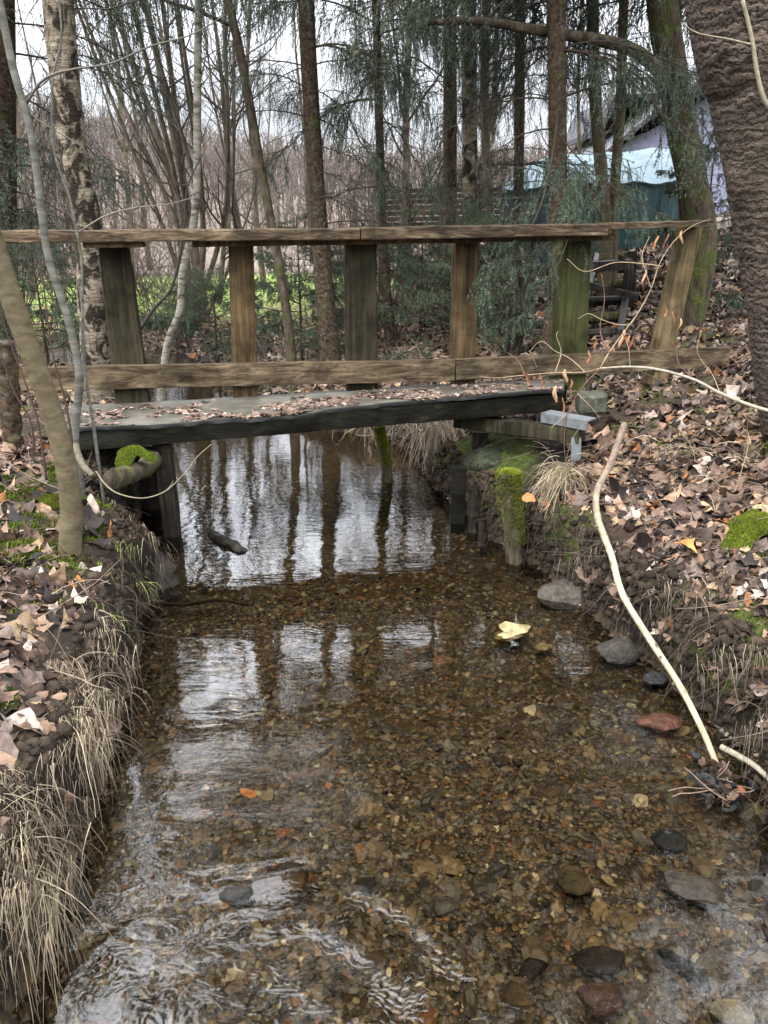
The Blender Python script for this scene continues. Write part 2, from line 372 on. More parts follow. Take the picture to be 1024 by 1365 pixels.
# overhanging lip of the eroded banks: push the upper edge out over the water a little
nx, ny = len(gx), len(gy)
idx = np.arange(nx * ny).reshape(ny, nx)
F = np.stack([idx[:-1, :-1], idx[:-1, 1:], idx[1:, 1:], idx[1:, :-1]], -1).reshape(-1, 4)
def lerp3(a, b, t): t = np.clip(t, 0, 1)[..., None]; return a * (1 - t) + b * t
def V3(*c): return np.array(c, float)
mud_and_shade, soil, litter = V3(.010, .0075, .0055), V3(.015, .011, .008), V3(.048, .033, .024)
gc = np.zeros(X.shape + (3,)) + litter
gc = lerp3(np.broadcast_to(soil, gc.shape), gc, (D - .10) / .15)
gc = lerp3(np.broadcast_to(mud_and_shade, gc.shape), gc, (Z - .10) / .22)
bedc = lerp3(np.broadcast_to(V3(.055, .038, .018), gc.shape), np.broadcast_to(V3(.085, .058, .028), gc.shape), fbm(X * 3, Y * 3, 31) + .5)
gc = lerp3(gc, np.broadcast_to(mud_and_shade, gc.shape), np.clip((X + 1.9) / .2, 0, 1) * np.clip((1.35 - X) / .2, 0, 1) * np.clip((Y - 3.8 - .16 * X) / .2, 0, 1) * np.clip((5.0 + .12 * X - Y) / .3, 0, 1))  # shade under the deck painted into the soil, using the wet mud tone
gc = np.where((D < 0)[..., None], bedc, gc)
mossm = np.clip((fbm(X * 1.6, Y * 1.6, 41) - .12) * 4, 0, 1) * (Z > .12) * np.clip((9 - Y) / 3, 0, 1) * .8
gc = lerp3(gc, np.broadcast_to(V3(.05, .07, .012), gc.shape), mossm)
mead = np.clip((Y - 11.5) / .8 + fbm(X * 1.2, Y * 1.2, 51), 0, 1) * np.clip((21.5 - Y) / .8, 0, 1) * np.clip((-.0 - X + .12 * (Y - 12)) / 1.5, 0, 1)
brn = np.clip(fbm(X * .8, Y * 1.8, 53) * 3 - .1, 0, 1) * np.clip((16.2 - Y) / 2, 0, 1)
mc = lerp3(np.broadcast_to(V3(.19, .24, .07), gc.shape), np.broadcast_to(V3(.20, .14, .09), gc.shape), brn)
gc = lerp3(gc, mc, mead)
hillc = lerp3(np.broadcast_to(V3(.15, .115, .095), gc.shape), np.broadcast_to(V3(.085, .065, .052), gc.shape), fbm(X * .5, Y * .5, 61) * .9 + .5)
gc = lerp3(gc, hillc, (Y - 21.5) / 1.5)
ovh = np.clip((Z - .12) / .2, 0, 1) * np.clip(D / .05, 0, 1) * np.exp(-np.maximum(D - .06, 0) / .12) * (.09 + .07 * fbm(X * 3, Y * 3, 88)) * np.clip((6 - Y) / 1, 0, 1)
X2 = X + np.where(ISL, 1, -1) * ovh
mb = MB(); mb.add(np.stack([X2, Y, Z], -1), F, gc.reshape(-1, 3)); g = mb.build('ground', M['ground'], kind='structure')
# ------------------------------------------------------------------ water
def water_mat():
    s = NT('stream_water'); geo = s.n('ShaderNodeNewGeometry'); P = geo.outputs['Position']
    sx = s.n('ShaderNodeSeparateXYZ', {0: P}); x, y = sx.outputs[0], sx.outputs[1]
    mp = lambda sc, rot=0: s.n('ShaderNodeMapping', {0: P, 2: (0, 0, rot), 3: sc}).outputs[0]
    # slow pool under the bridge: fine ripples lying across the flow
    n1 = s.noise(mp((7, 26, 1), .12), 1.0, 3, .5, .6)
    n2 = s.noise(mp((16, 44, 1), -.2), 1.0, 2, .5, .3)
    calm = s.math('ADD', s.math('MULTIPLY', n1, 1.0), s.math('MULTIPLY', n2, .35))
    # riffle: crinkled cellular texture
    n3 = s.noise(mp((26, 30, 1), .4), 1.0, 3, .6, 1.8); n4 = s.noise(mp((80, 70, 1)), 1.0, 2, .5, .8)
    rif = s.math('ADD', n3, s.math('MULTIPLY', n4, .35))
    mask = s.n('ShaderNodeMapRange', {0: y, 1: 2.0, 2: 3.1, 3: 1.0, 4: 0.0}).outputs[0]
    h = s.math('ADD', s.math('MULTIPLY', calm, s.math('ADD', s.math('MULTIPLY', mask, -.2), .5)), s.math('MULTIPLY', rif, s.math('MULTIPLY', mask, .19)))
    m2 = s.n('ShaderNodeMapRange', {0: y, 1: 1.35, 2: 1.95, 3: 1.0, 4: 0.0}).outputs[0]; m3 = s.n('ShaderNodeMapRange', {0: x, 1: .15, 2: .55, 3: 1.0, 4: .35}).outputs[0]
    n5 = s.noise(mp((9, 13, 1), .7), 1.0, 2, .5, 1.6); h = s.math('ADD', h, s.math('MULTIPLY', n5, s.math('MULTIPLY', s.math('MULTIPLY', m2, m3), 2.4)))
    # standing wave rings near the camera
    def ring(cx, cy, k, r0, r1, amp):
        dx = s.math('SUBTRACT', x, cx); dy = s.math('SUBTRACT', y, cy)
        r = s.math('SQRT', s.math('ADD', s.math('MULTIPLY', dx, dx), s.math('MULTIPLY', dy, dy)))
        r = s.math('ADD', r, s.math('MULTIPLY', s.noise(mp((7, 7, 1)), 1.0, 3), .16))
        wv = s.math('SINE', s.math('MULTIPLY', r, k))
        e = s.math('MULTIPLY', s.n('ShaderNodeMapRange', {0: r, 1: r0 - .08, 2: r0, 3: 0.0, 4: 1.0}).outputs[0], s.n('ShaderNodeMapRange', {0: r, 1: r1, 2: r1 + .12, 3: 1.0, 4: 0.0}).outputs[0])
        patch = s.n('ShaderNodeMapRange', {0: s.noise(mp((6, 6, 1)), 1.0, 2), 1: .47, 2: .62, 3: .0, 4: 1.0}).outputs[0]
        return s.math('MULTIPLY', s.math('MULTIPLY', wv, e), s.math('MULTIPLY', patch, amp))
    h = s.math('ADD', h, ring(-.22, .98, 290, .36, .68, .26))
    h = s.math('ADD', h, ring(.10, .95, 330, .34, .5, .3))
    h = s.math('ADD', h, ring(-.6, 1.15, 260, .18, .3, .3))
    bump = s.n('ShaderNodeBump', {'Strength': 1.0, 'Distance': .0017, 'Height': h}).outputs[0]
    fr = s.n('ShaderNodeFresnel', {'IOR': 1.68, 'Normal': bump}).outputs[0]
    gl = s.n('ShaderNodeBsdfGlossy', {'Color': (1, 1, 1, 1), 'Roughness': .02, 'Normal': bump})
    rf = s.n('ShaderNodeBsdfTransparent', {'Color': (.80, .74, .62, 1)})
    m = s.n('ShaderNodeMixShader', {0: fr, 1: rf.outputs[0], 2: gl.outputs[0]})
    s.t.links.new(m.outputs[0], s.out.inputs[0]); return s.m
M['water'] = water_mat()
wx = axis(-14, 2.6, -1.6, 1.5, .02); wy = axis(-4, 15, 1.0, 4.2, .02)
WX, WY = np.meshgrid(wx, wy)
turb = np.clip((2.3 - WY) / 1.0, 0, 1)
WZ = .0014 * fbm(WX * 6, WY * 9, 71) + turb * .009 * fbm(WX * 5 + .6 * fbm(WX * 3, WY * 3, 75), WY * 6.5, 73, 4)
cc0 = atz(360, 1420); rr = np.hypot(WX - cc0[0], (WY - cc0[1]))
for r0, am, wd in ((.22, .007, .05), (.37, .009, .045), (.52, .009, .04)):
    q = (rr - r0 - .05 * fbm(WX * 3, WY * 3, 77)) / wd; WZ = WZ + am * np.exp(-q * q) * np.clip((WY - .9) * 2, 0, 1)
s1 = atz(385, 1178); q = np.hypot(WX - s1[0], (WY - s1[1]) * 1.2); WZ = WZ + .016 * np.exp(-(q / .07) ** 2)
nx, ny = len(wx), len(wy); idx = np.arange(nx * ny).reshape(ny, nx)
F = np.stack([idx[:-1, :-1], idx[:-1, 1:], idx[1:, 1:], idx[1:, :-1]], -1).reshape(-1, 4)
MB().add(np.stack([WX, WY, WZ], -1), F).build('stream_water', M['water'], kind='structure')
# ------------------------------------------------------------------ footbridge
RA, RB = (-2.2, 4.42), (2.35, 5.22)                     # plan line of the railing (front face of the kick board)
RE = unit(np.array([RB[0] - RA[0], RB[1] - RA[1], 0])); RN = np.array([-RE[1], RE[0], 0]); UP = np.array([0, 0, 1.])
def rp(px, py, off=0): return atline(px, py, RA, RB, off)
bridge = thing('footbridge', 'narrow weathered timber footbridge with a railing on its far side, spanning the stream', 'footbridge', (0, 4.5, .7))
def rboard(name, mat, p0, p1, off, thick, n=24, jit=.002, label=None, parent=None, seed=0, taper=1.0, ch=.12):
    """p0=(px, ytop, ybottom) left end, p1 right end, on the railing plane"""
    a0, a1 = rp(p0[0], p0[1], off), rp(p0[0], p0[2], off); b0, b1 = rp(p1[0], p1[1], off), rp(p1[0], p1[2], off)
    A = (a0 + a1) / 2 + RN * thick / 2; B = (b0 + b1) / 2 + RN * thick / 2
    hh = ((a0 - a1)[2] + (b0 - b1)[2]) / 4
    mb = MB(); board(mb, A, B, UP * hh, RN * thick / 2, n, jit, ch, seed, taper=taper); return mb.build(name, mat, parent or bridge, label=label)
rboard('kick_board', M['wood_kick'], (14, 489, 523), (606, 481, 507), -.02, .045, 40, .0022, seed=1)
rboard('kick_board', M['wood_kick'], (608, 480, 506), (972, 462, 490), -.012, .045, 30, .0022, seed=2)
def railtop(px0, px1, y0, y1, th, off, dep, mat, seed, name='handrail', label=None, chip=0.006):
    A = rp(px0, y0, off); B = rp(px1, y1, off); n = 70
    t = np.linspace(0, 1, n); mb = MB(); P = A + (B - A) * t[:, None] - UP * th / 2
    sec = [(1, -.96), (1, .96), (.9, 1), (-.9, 1), (-1, .96), (-1, -.96), (-.8, -1), (.8, -1)]; V = []
    for i in range(n):
        q = fbm(t[i] * 22 + seed, seed * 3.3, seed, 3); q2 = fbm(t[i] * 13 + seed * 5, 2.2, seed + 3, 4)
        for (a, b) in sec:
            e = -RN * chip * max(q, 0) * 3 * (b < 0) if 0 else RN * chip * 2.2 * max(q, 0) * (b < -.9)
            V.append(P[i] + UP * th / 2 * a * (1 + .05 * q2) + UP * (.004 * q2 - .012 * max(q2 - .25, 0) * (a < 0)) + RN * (dep / 2 * (1 + b)) + e)
    V = np.array(V); k = 8; base = np.arange(n - 1)[:, None] * k; j = np.arange(k)[None]; j2 = (j + 1) % k
    f = np.stack([base + j, base + j2, base + k + j2, base + k + j], -1).reshape(-1, 4)
    caps = np.array([[7, 6, 5, 4], [7, 4, 3, 0], [3, 2, 1, 0]]); caps2 = caps[:, ::-1] + (n - 1) * k
    mb.add(V, [f, np.vstack([caps, caps2])]); return mb.build(name, mat, bridge, smooth=False, label=label)
railtop(-60, 480, 308.5, 304.5, .060, -.17, .20, M['wood_rail'], 1)
railtop(482, 812, 303.5, 298, .066, -.175, .20, M['wood_rail'], 2, label='handrail board with a yellowish chipped edge')
railtop(812, 952, 297.5, 294, .036, -.16, .18, M['wood_rail'], 3)
railtop(110, 190, 322, 321, .034, -.13, .12, M['wood_post'], 4, 'rail_spacer', chip=.001)
railtop(256, 822, 321, 312.5, .034, -.10, .10, M['wood_post'], 5, 'lower_rail', chip=.001)
def post(xtl, xtr, yt, xbl, xbr, yb, off, thick, mat, seed, label=None):
    T = (rp(xtl, yt, off) + rp(xtr, yt, off)) / 2; Bm = (rp(xbl, yb, off) + rp(xbr, yb, off)) / 2
    wt = np.linalg.norm(rp(xtr, yt, off) - rp(xtl, yt, off)); wb = np.linalg.norm(rp(xbr, yb, off) - rp(xbl, yb, off))
    dn = unit(Bm - T); Bm = Bm + dn * .24
    mb = MB(); board(mb, T + RN * thick / 2, Bm + RN * thick / 2, RE * wt / 2, RN * thick / 2, 16, .0025, .1, seed, taper=wb / wt)
    return mb.build('post', mat, bridge, label=label)
post(131, 171, 329, 147, 193, 487, .03, .09, M['wood_green'], 11, 'cracked dark green post leaning to the right')
post(304, 338, 325, 309, 343, 484, .03, .09, M['wood_post'], 12)
post(460, 502, 322, 462, 504, 481, .03, .09, M['wood_green'], 13)
post(607, 638, 320, 605, 635, 478, .03, .09, M['wood_post'], 14)
post(752, 789, 318, 742, 783, 470, .03, .12, M['wood_moss'], 15, 'moss green post')
# raking brace at the right end
a = rp(925, 300, .02); b = rp(874, 528, .02)
mb = MB(); board(mb, a + RN * .05, b + RN * .05, RE * .055, RN * .07, 16, .002, .1, 16); mb.build('brace', M['wood_new'], bridge)
# deck: sagging roofing felt over joists
n = 90; t = np.linspace(0, 1, n)
NLp, NRp = at(76, 571, 3.93), at(752, 519, 4.60)
FLp, FRp = at(95, 541, 4.52), at(752, 503, 5.12)
pxs = [76, 110, 200, 255, 300, 330, 380, 420, 440, 520, 600, 680, 752]; pys = [573, 569, 566, 563, 558, 557, 554, 550, 544, 537, 529, 523, 519]
rows = 26; V = np.zeros((rows, n, 3))
for i in range(n):
    px = 76 + (752 - 76) * t[i]; Yn = NLp[1] + (NRp[1] - NLp[1]) * t[i]
    A = at(px, np.interp(px, pxs, pys), Yn); B = FLp + (FRp - FLp) * t[i]
    for r in range(rows):
        q = r / (rows - 1); V[r, i] = A * (1 - q) + B * q
V[..., 2] += .007 * fbm(V[..., 0] * 4, V[..., 1] * 6, 81) + .004 * fbm(V[..., 0] * 14, V[..., 1] * 14, 82)
edge = V[0].copy(); lip = []
dz = [.0, -.004, -.012, -.022]; dyy = [0, -.004, -.005, -.003]
wob = .006 * fbm(t * 30, t * 0 + .3, 83)
lipV = np.stack([edge + np.stack([t * 0, t * 0 + dyy[k] - (.006 * k * (wob > .001)), t * 0 + dz[k] + wob * k * .4], -1) for k in range(4)])
idx = np.arange(rows * n).reshape(rows, n); mb = MB()
mb.add(V, np.stack([idx[:-1, :-1], idx[:-1, 1:], idx[1:, 1:], idx[1:, :-1]], -1).reshape(-1, 4))
# underside sheet so the felt has thickness
U = V.copy(); U[..., 2] -= .022
mb.add(U, np.stack([idx[:-1, :-1], idx[1:, :-1], idx[1:, 1:], idx[:-1, 1:]], -1).reshape(-1, 4))
deck = mb.build('deck', M['felt'], bridge)
idx = np.arange(4 * n).reshape(4, n)
MB().add(lipV, np.stack([idx[:-1, :-1], idx[1:, :-1], idx[1:, 1:], idx[:-1, 1:]], -1).reshape(-1, 4)).build('felt_edge', M['feltedge'], deck)
DECKV = V
def deckz(u, q):      # u along 0..1, q across 0..1
    return DECKV[min(int(q * 25), 25), min(int(u * 89), 89)]
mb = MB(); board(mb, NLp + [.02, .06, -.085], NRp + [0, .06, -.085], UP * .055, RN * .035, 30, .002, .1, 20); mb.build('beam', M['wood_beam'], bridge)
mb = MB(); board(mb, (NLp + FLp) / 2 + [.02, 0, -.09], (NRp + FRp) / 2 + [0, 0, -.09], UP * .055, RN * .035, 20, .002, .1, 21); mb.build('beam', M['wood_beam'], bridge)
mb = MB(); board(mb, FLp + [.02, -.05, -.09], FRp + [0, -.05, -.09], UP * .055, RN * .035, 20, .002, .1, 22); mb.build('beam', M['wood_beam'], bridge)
# planks across under the felt
for k in range(14):
    u = (k + .5) / 14; A = NLp + (NRp - NLp) * u + UP * -.042; B = FLp + (FRp - FLp) * u + UP * -.042
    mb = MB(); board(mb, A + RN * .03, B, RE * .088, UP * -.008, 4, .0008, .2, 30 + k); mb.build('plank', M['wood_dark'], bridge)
# right abutment bearer, metal channel and its prop
a = at(560, 545, 4.85); b = at(792, 588, 4.28)
mb = MB(); board(mb, at(610, 560, 4.75), at(776, 580, 4.25), UP * .042, np.array([.03, .035, 0]), 12, .002, .1, 41); mb.build('bearer', M['wood_green'], bridge)
mb = MB(); A = at(728, 549, 4.42); B = at(789, 560, 4.2)
e = unit(B - A); sd = unit(np.cross(e, UP))
board(mb, A, B, sd * .05, UP * .004, 3, .0003, .1, 42); board(mb, A - sd * -.047 - UP * .028, B - sd * -.047 - UP * .028, UP * .024, sd * .003, 3, .0003, .1, 43)
board(mb, at(768, 583, 4.24), at(770, 622, 4.2) - UP * .1, np.array([.028, 0, 0]), np.array([0, .012, 0]), 3, .0003, .3, 44)
mb.build('metal_channel', M['zinc'], bridge)
# left abutment
for k, (px, y0, y1, Yy, wd) in enumerate([(217, 590, 712, 4.15, .045), (196, 592, 690, 4.6, .05)]):
    T = at(px, y0, Yy); mb = MB(); board(mb, T, [T[0], T[1], -.1], [wd, 0, 0], [0, .04, 0], 8, .003, .1, 50 + k); mb.build('pile', M['wood_dark'], bridge)
for k, (px, y0, Yy) in enumerate([(640, 575, 4.9), (700, 560, 4.9)]):
    T = at(px, y0, Yy); mb = MB(); board(mb, T, [T[0], T[1], -.1], [.05, 0, 0], [0, .04, 0], 8, .003, .1, 55 + k); mb.build('pile', M['wood_dark'], bridge)
# ------------------------------------------------------------------ branching
def grow(rg, S, Dr, L, n, wob, trop):
    m = len(S); P = np.zeros((m, n, 3)); P[:, 0] = S; d = unit(Dr); st = (np.asarray(L) / (n - 1))[:, None]
    for i in range(1, n):
        d = d + rg.normal(0, wob, (m, 3)); d[:, 2] += trop; d = unit(d); P[:, i] = P[:, i - 1] + d * st
    return P
def kids(rg, P, R, cnt, t0, t1, ang, sd=.2):
    m, n, _ = P.shape; pi = np.repeat(np.arange(m), cnt); t = rg.uniform(t0, t1, len(pi)); u = t * (n - 1)
    i = np.minimum(u.astype(int), n - 2); f = (u - i)[:, None]
    S = P[pi, i] * (1 - f) + P[pi, i + 1] * f; T = unit(P[pi, i + 1] - P[pi, i]); r = R[pi, i] * (1 - f[:, 0]) + R[pi, i + 1] * f[:, 0]
    q = unit(np.cross(T, rg.normal(size=T.shape))); a = (ang + rg.normal(0, sd, len(pi)))[:, None]
    return S, unit(np.cos(a) * T + np.sin(a) * q), r, t, pi
def crown(mb, rg, P, R, n1=16, L1=1.4, t0=.3, ang=.8, n2=6, n3=5, n4=0, trop=.06, wob=.12, col=(.07, .055, .042), rmin=.0014, tw=(.09, .07, .055)):
    S, Dr, r, t, _ = kids(rg, P[None], R[None], n1, t0, 1.0, ang)
    L = L1 * (1.15 - .75 * (t - t0) / (1 - t0)) * rg.uniform(.6, 1.25, len(t))
    levels = [(n2, .45, 7, 4), (n3, .5, 5, 3), (n4, .55, 4, 3)]
    Pc = grow(rg, S, Dr, L, 9, wob, trop); r0 = np.minimum(r * .5, .010 * L + .004)
    Rc = r0[:, None] * np.linspace(1, .25, 9)[None]; v, f = tubes(Pc, np.maximum(Rc, rmin), 5); mb.add(v, f, col)
    for cnt, fr, nn, kk in levels:
        if not cnt: break
        S, Dr, r, t, pi = kids(rg, Pc, Rc, cnt, .2, 1, .75, .25)
        L = L[pi] * fr * rg.uniform(.5, 1.2, len(pi)) * (1.1 - .5 * t)
        Pc = grow(rg, S, Dr, L, nn, wob * 1.1, trop); Rc = (np.minimum(r * .6, .008 * L + .0012))[:, None] * np.linspace(1, .4, nn)[None]
        Rc = np.maximum(Rc, rmin); v, f = tubes(Pc, Rc, kk); mb.add(v, f, tw)
    return mb
def pathpx(pts, Ys):
    if np.isscalar(Ys): Ys = [Ys] * len(pts)
    return [at(p[0], p[1], y) for p, y in zip(pts, Ys)]
def extend(pts, top, bend=.6, dx=0, dy=0):
    """continue the trunk above the frame to height top"""
    p = np.array(pts[-1]); q = np.array(pts[-2]); d = unit(p - q); out = list(pts); k = 4
    for i in range(k):
        d = unit(d * (1 - .25 * bend) + np.array([dx, dy, 1]) * .25 * bend); out.append(out[-1] + d * (top - p[2]) / k / max(d[2], .3))
    return out
def sink(pts, dz=.12):
    p = np.array(pts[0]); z = float(hgt(p[0], p[1])); base = np.array([p[0], p[1], min(z, p[2]) - dz]); return [base] + list(pts)
def tree(name, label, cat, pts, rs, mat, k=16, n=60, rough=.05, seed=0, flare=.35, cr=None, group=None, dosink=True, twm=None, rmul=1.0):
    """pts base->top; rs radii along it"""
    if dosink: pts = sink(pts)
    root = thing(name, label, cat, pts[0] + np.array([0, 0, .12]), group)
    mb = MB(); P, R = limb(mb, pts, 0, 0, n, k, rough, seed, flare=flare, rpts=np.asarray(rs) * rmul); mb.build('trunk', mat, root)
    if cr is not None:
        mb = MB(); crown(mb, np.random.default_rng(seed + 5), P, R, **cr); mb.build('crown', twm or M['twig'], root)
    return root, P, R
# ------------------------------------------------------------------ spruce branches (local space, reaching along +X)
def needles(rg, P, per, ln, wd):
    m, n, _ = P.shape; t = rg.uniform(0.02, 1, (m, per)) * (n - 1); i = np.minimum(t.astype(int), n - 2); f = (t - i)[..., None]; r = np.arange(m)[:, None]
    S = (P[r, i] * (1 - f) + P[r, i + 1] * f).reshape(-1, 3); T = unit(P[r, i + 1] - P[r, i]).reshape(-1, 3)
    q = unit(np.cross(T, rg.normal(size=T.shape))); a = rg.uniform(.5, 1.0, (len(S), 1)); d = unit(T * np.cos(a) + q * np.sin(a))
    w = unit(np.cross(d, rg.normal(size=d.shape))) * wd / 2; l = ln * rg.uniform(.7, 1.2, (len(S), 1))
    v = np.stack([S - w, S + w, S + d * l], 1).reshape(-1, 3); return v, np.arange(len(v)).reshape(-1, 3)
def spruce_branch(seed, L=1.6, main=None, side=26, hang=4, per=26, dead=.0, nl=.024, nw=.0058, droop=-.10, hl=.22, hue=0):
    rg = np.random.default_rng(seed); mb = MB()
    if main is None:
        main = grow(rg, np.zeros((1, 3)), np.array([[1, 0, .25]]), [L], 14, .05, droop * .55); main[0, 9:, 2] += np.linspace(0, .10, 5) * L * .4
    else: main = np.asarray(main, float)[None]
    n = main.shape[1]; Rm = (np.linspace(.011, .003, n) * L / 1.6)[None]; v, f = tubes(main, Rm, 5); bc = (.045, .032, .022); mb.add(v, f, bc)
    S, Dr, r, t, _ = kids(rg, main, Rm, side, .12, .98, .95, .2); Dr[:, 2] *= .35; Ls = L * (.40 * (1 - t) + .12) * rg.uniform(.6, 1.15, len(t))
    Ps = grow(rg, S, Dr, Ls, 7, .07, droop * .9); Rs = np.tile(np.linspace(.004, .0015, 7), (len(S), 1)); v, f = tubes(Ps, Rs, 3); mb.add(v, f, bc)
    S, Dr, r, t, _ = kids(rg, Ps, Rs, hang, .15, 1, .7, .2); Dr[:, 2] -= .8; Lh = hl * rg.uniform(.4, 1.3, len(S)) * L / 1.6
    keep = rg.uniform(size=len(S)) > dead
    Ph = grow(rg, S, unit(Dr), Lh, 6, .10, -.35); Rh = np.tile(np.linspace(.002, .0009, 6), (len(S), 1)); v, f = tubes(Ph, Rh, 3); mb.add(v, f, bc)
    # needles
    for Pn, pr in ((Ps[rg.uniform(size=len(Ps)) > dead], int(per * 1.7)), (Ph[keep], per)):
        if not len(Pn): continue
        v, f = needles(rg, Pn, pr, nl, nw); nt_ = len(v) // 3
        c = np.array([.042, .064, .036]) + rg.uniform(0, 1, (nt_, 1)) * np.array([.042, .052, .034]) + hue * np.array([-.006, .006, .022])
        tw = np.repeat(rg.uniform(.6, 1.35, (len(Pn), 1)), pr, 0); mb.add(v, f, np.repeat(c * tw, 3, 0), mat=1)
    return mb
SPB = [spruce_branch(100 + i, hue=.3 * (i % 3), side=28, hang=5, per=30, hl=.24 + .05 * (i % 3)).mesh('spruce_branch', [M['twig'], M['needle']]) for i in range(5)]
SPD = [spruce_branch(130 + i, dead=.9, side=20, hang=4, hl=.2).mesh('bare_spruce_branch', [M['twig'], M['needle']]) for i in range(3)]
SPS = [spruce_branch(160 + i, L=1.0, side=24, hang=5, per=34, hl=.12, droop=-.02, hue=-.2, nl=.022, nw=.006).mesh('young_spruce_branch', [M['twig'], M['needle']]) for i in range(3)]
def add_branch(root, P, R, z, az, sc, meshes, rg, tilt=0.0):
    i = int(np.argmin(np.abs(P[:, 2] - z))); p = P[i] - ORG[root.name]
    o = bpy.data.objects.new('branch', meshes[int(rg.integers(len(meshes)))]); COL.objects.link(o); o.parent = root
    o.location = tuple(p); o.rotation_euler = (rg.normal(0, .12), tilt + rg.normal(0, .12), az); o.scale = (sc, sc, sc * rg.uniform(.9, 1.15)); ORG[o.name] = np.zeros(3); return o
def spruce(label, pts, rs, zlo, ztop, nb, L0, seed, dead_to=0, ndead=0, az=None, mat=None, meshes=None, group=None, cat='spruce tree', n=60, k=14, name='spruce_tree', wide=1.0, low=None, high=()):
    root, P, R = tree(name, label, cat, pts, rs, mat or M['spruce_bark'], k, n, .03, seed, .4, None, group)
    rg = np.random.default_rng(seed + 9); meshes = meshes or SPB
    for q in range(nb):
        t = (q + rg.uniform(0, 1)) / nb; z = zlo + (ztop - zlo) * t ** .72
        a = rg.uniform(-math.pi, math.pi) if az is None else rg.uniform(*az)
        prof = (1 - .8 * t) if meshes is not SPB else (.58 + wide * 1.05 * math.sin(math.pi * min(1, t * 1.02)) ** 1.3) * (1 - .35 * t)
        add_branch(root, P, R, z, a, (L0 * prof + .12) * rg.uniform(.75, 1.2), meshes, rg, .12 * (1 - t) )
    for (n_, z0_, z1_, L_, a0_, a1_) in high:
        for q in range(n_): add_branch(root, P, R, rg.uniform(z0_, z1_), rg.uniform(a0_, a1_), L_ * rg.uniform(.8, 1.15), meshes, rg, .1)
    for q in range(low[0] if low else 0):
        add_branch(root, P, R, rg.uniform(low[1], low[2]), rg.uniform(-math.pi, math.pi), low[3] * rg.uniform(.7, 1.2), meshes, rg, .1)
    for q in range(ndead):
        add_branch(root, P, R, rg.uniform(zlo - dead_to, zlo + .5), rg.uniform(-math.pi, math.pi), rg.uniform(.35, .7), SPD, rg, .1)
    return root, P, R
# --- trees that can be told apart, front to back
pts = pathpx([(93, 728), (96, 690), (88, 620), (66, 540), (34, 450), (6, 370), (-18, 295), (-60, 150)], [3.0, 3.0, 3.0, 2.98, 2.95, 2.93, 2.9, 2.85])
tree('young_alder', 'smooth olive brown sapling leaning left on the left bank in front of the bridge', 'tree', extend(pts, 6.5), [.043, .040, .038, .036, .032, .026, .015, .005], M['smooth'], 18, 80, .025, 1, .25,
     dict(n1=16, L1=1.5, t0=.45, n3=4, trop=.1))
pts = pathpx([(100, 604), (101, 560), (106, 500), (92, 430), (76, 380), (62, 330), (42, 180), (20, 100), (3, 20)], 3.5)
g1, P1, R1 = tree('grey_sapling', 'thin smooth grey stem rising at the left end of the bridge', 'tree', extend(pts, 6), [.022, .017, .0155, .015, .014, .012, .008, .004], M['grey_bark'], 12, 70, .03, 2, .5,
     dict(n1=14, L1=1.3, t0=.5, n3=4))
mb = MB()
limb(mb, pathpx([(35, 138), (52, 112), (70, 100), (100, 92), (150, 84), (200, 62), (256, 46), (300, 20)], [3.5, 3.48, 3.45, 3.4, 3.38, 3.36, 3.35, 3.3]), .006, .0018, 30, 5, col=(.11, .1, .08))
limb(mb, pathpx([(20, 105), (40, 150), (75, 175), (110, 196), (118, 214)], 3.5), .005, .002, 16, 5, col=(.09, .08, .06))
mb.build('side_branch', M['twig'], g1)
pts = pathpx([(128, 592), (124, 560), (114, 500), (110, 420), (109, 350), (103, 312), (92, 260), (72, 200), (70, 110), (82, 50), (76, -20)], 3.55)
g2, _, _ = tree('thin_whip', 'very thin grey stem beside the cracked bridge post, curving up across the rough birch', 'tree', pts, [.008, .0085, .008, .007, .006, .005, .0045, .004], M['grey_bark'], 8, 60, .02, 3, .2)
mb = MB()
limb(mb, pathpx([(106, 309), (140, 288), (180, 277), (225, 272), (262, 262)], 3.5), .004, .0016, 20, 5, col=(.14, .12, .09))
mb.build('side_branch', M['twig'], g2)
pts = pathpx([(128, 520), (128, 470), (123, 400), (121, 330), (112, 270), (96, 190), (88, 120), (80, 40), (76, -10)], 6.2)
tree('rough_birch', 'stout birch with peeling, black fissured bark behind the left end of the bridge', 'birch tree', extend(pts, 11), [.115, .108, .102, .098, .094, .09, .085, .07, .045, .02], M['birch'], 22, 90, .07, 4, .2,
     dict(n1=26, L1=2.4, t0=.32, n3=5, n4=2, trop=-.02, wob=.14))
pts = pathpx([(215, 538), (218, 500), (224, 455), (240, 415), (243, 365), (254, 320), (262, 262), (263, 160), (264, 60), (264, -10)], 7.0)
tree('thin_birch', 'slender pale birch with white bark and a bent foot, behind the bridge by the water', 'birch tree', extend(pts, 11), [.036, .033, .031, .028, .025, .023, .02, .013, .006], M['white_birch'], 14, 90, .04, 5, .2,
     dict(n1=30, L1=1.4, t0=.25, n3=5, n4=2, trop=.02))
pts = pathpx([(389, 486), (384, 430), (375, 370), (362, 300), (347, 220), (333, 140), (318, 60), (304, 0)], 7.2)
tree('leaning_tree', 'dark slim tree leaning left behind the second bay of the railing', 'tree', extend(pts, 10), [.044, .041, .038, .033, .028, .023, .016, .008], M['brown_bark'], 12, 70, .05, 6, .3,
     dict(n1=26, L1=1.5, t0=.3, n3=5, n4=2, trop=-.03))
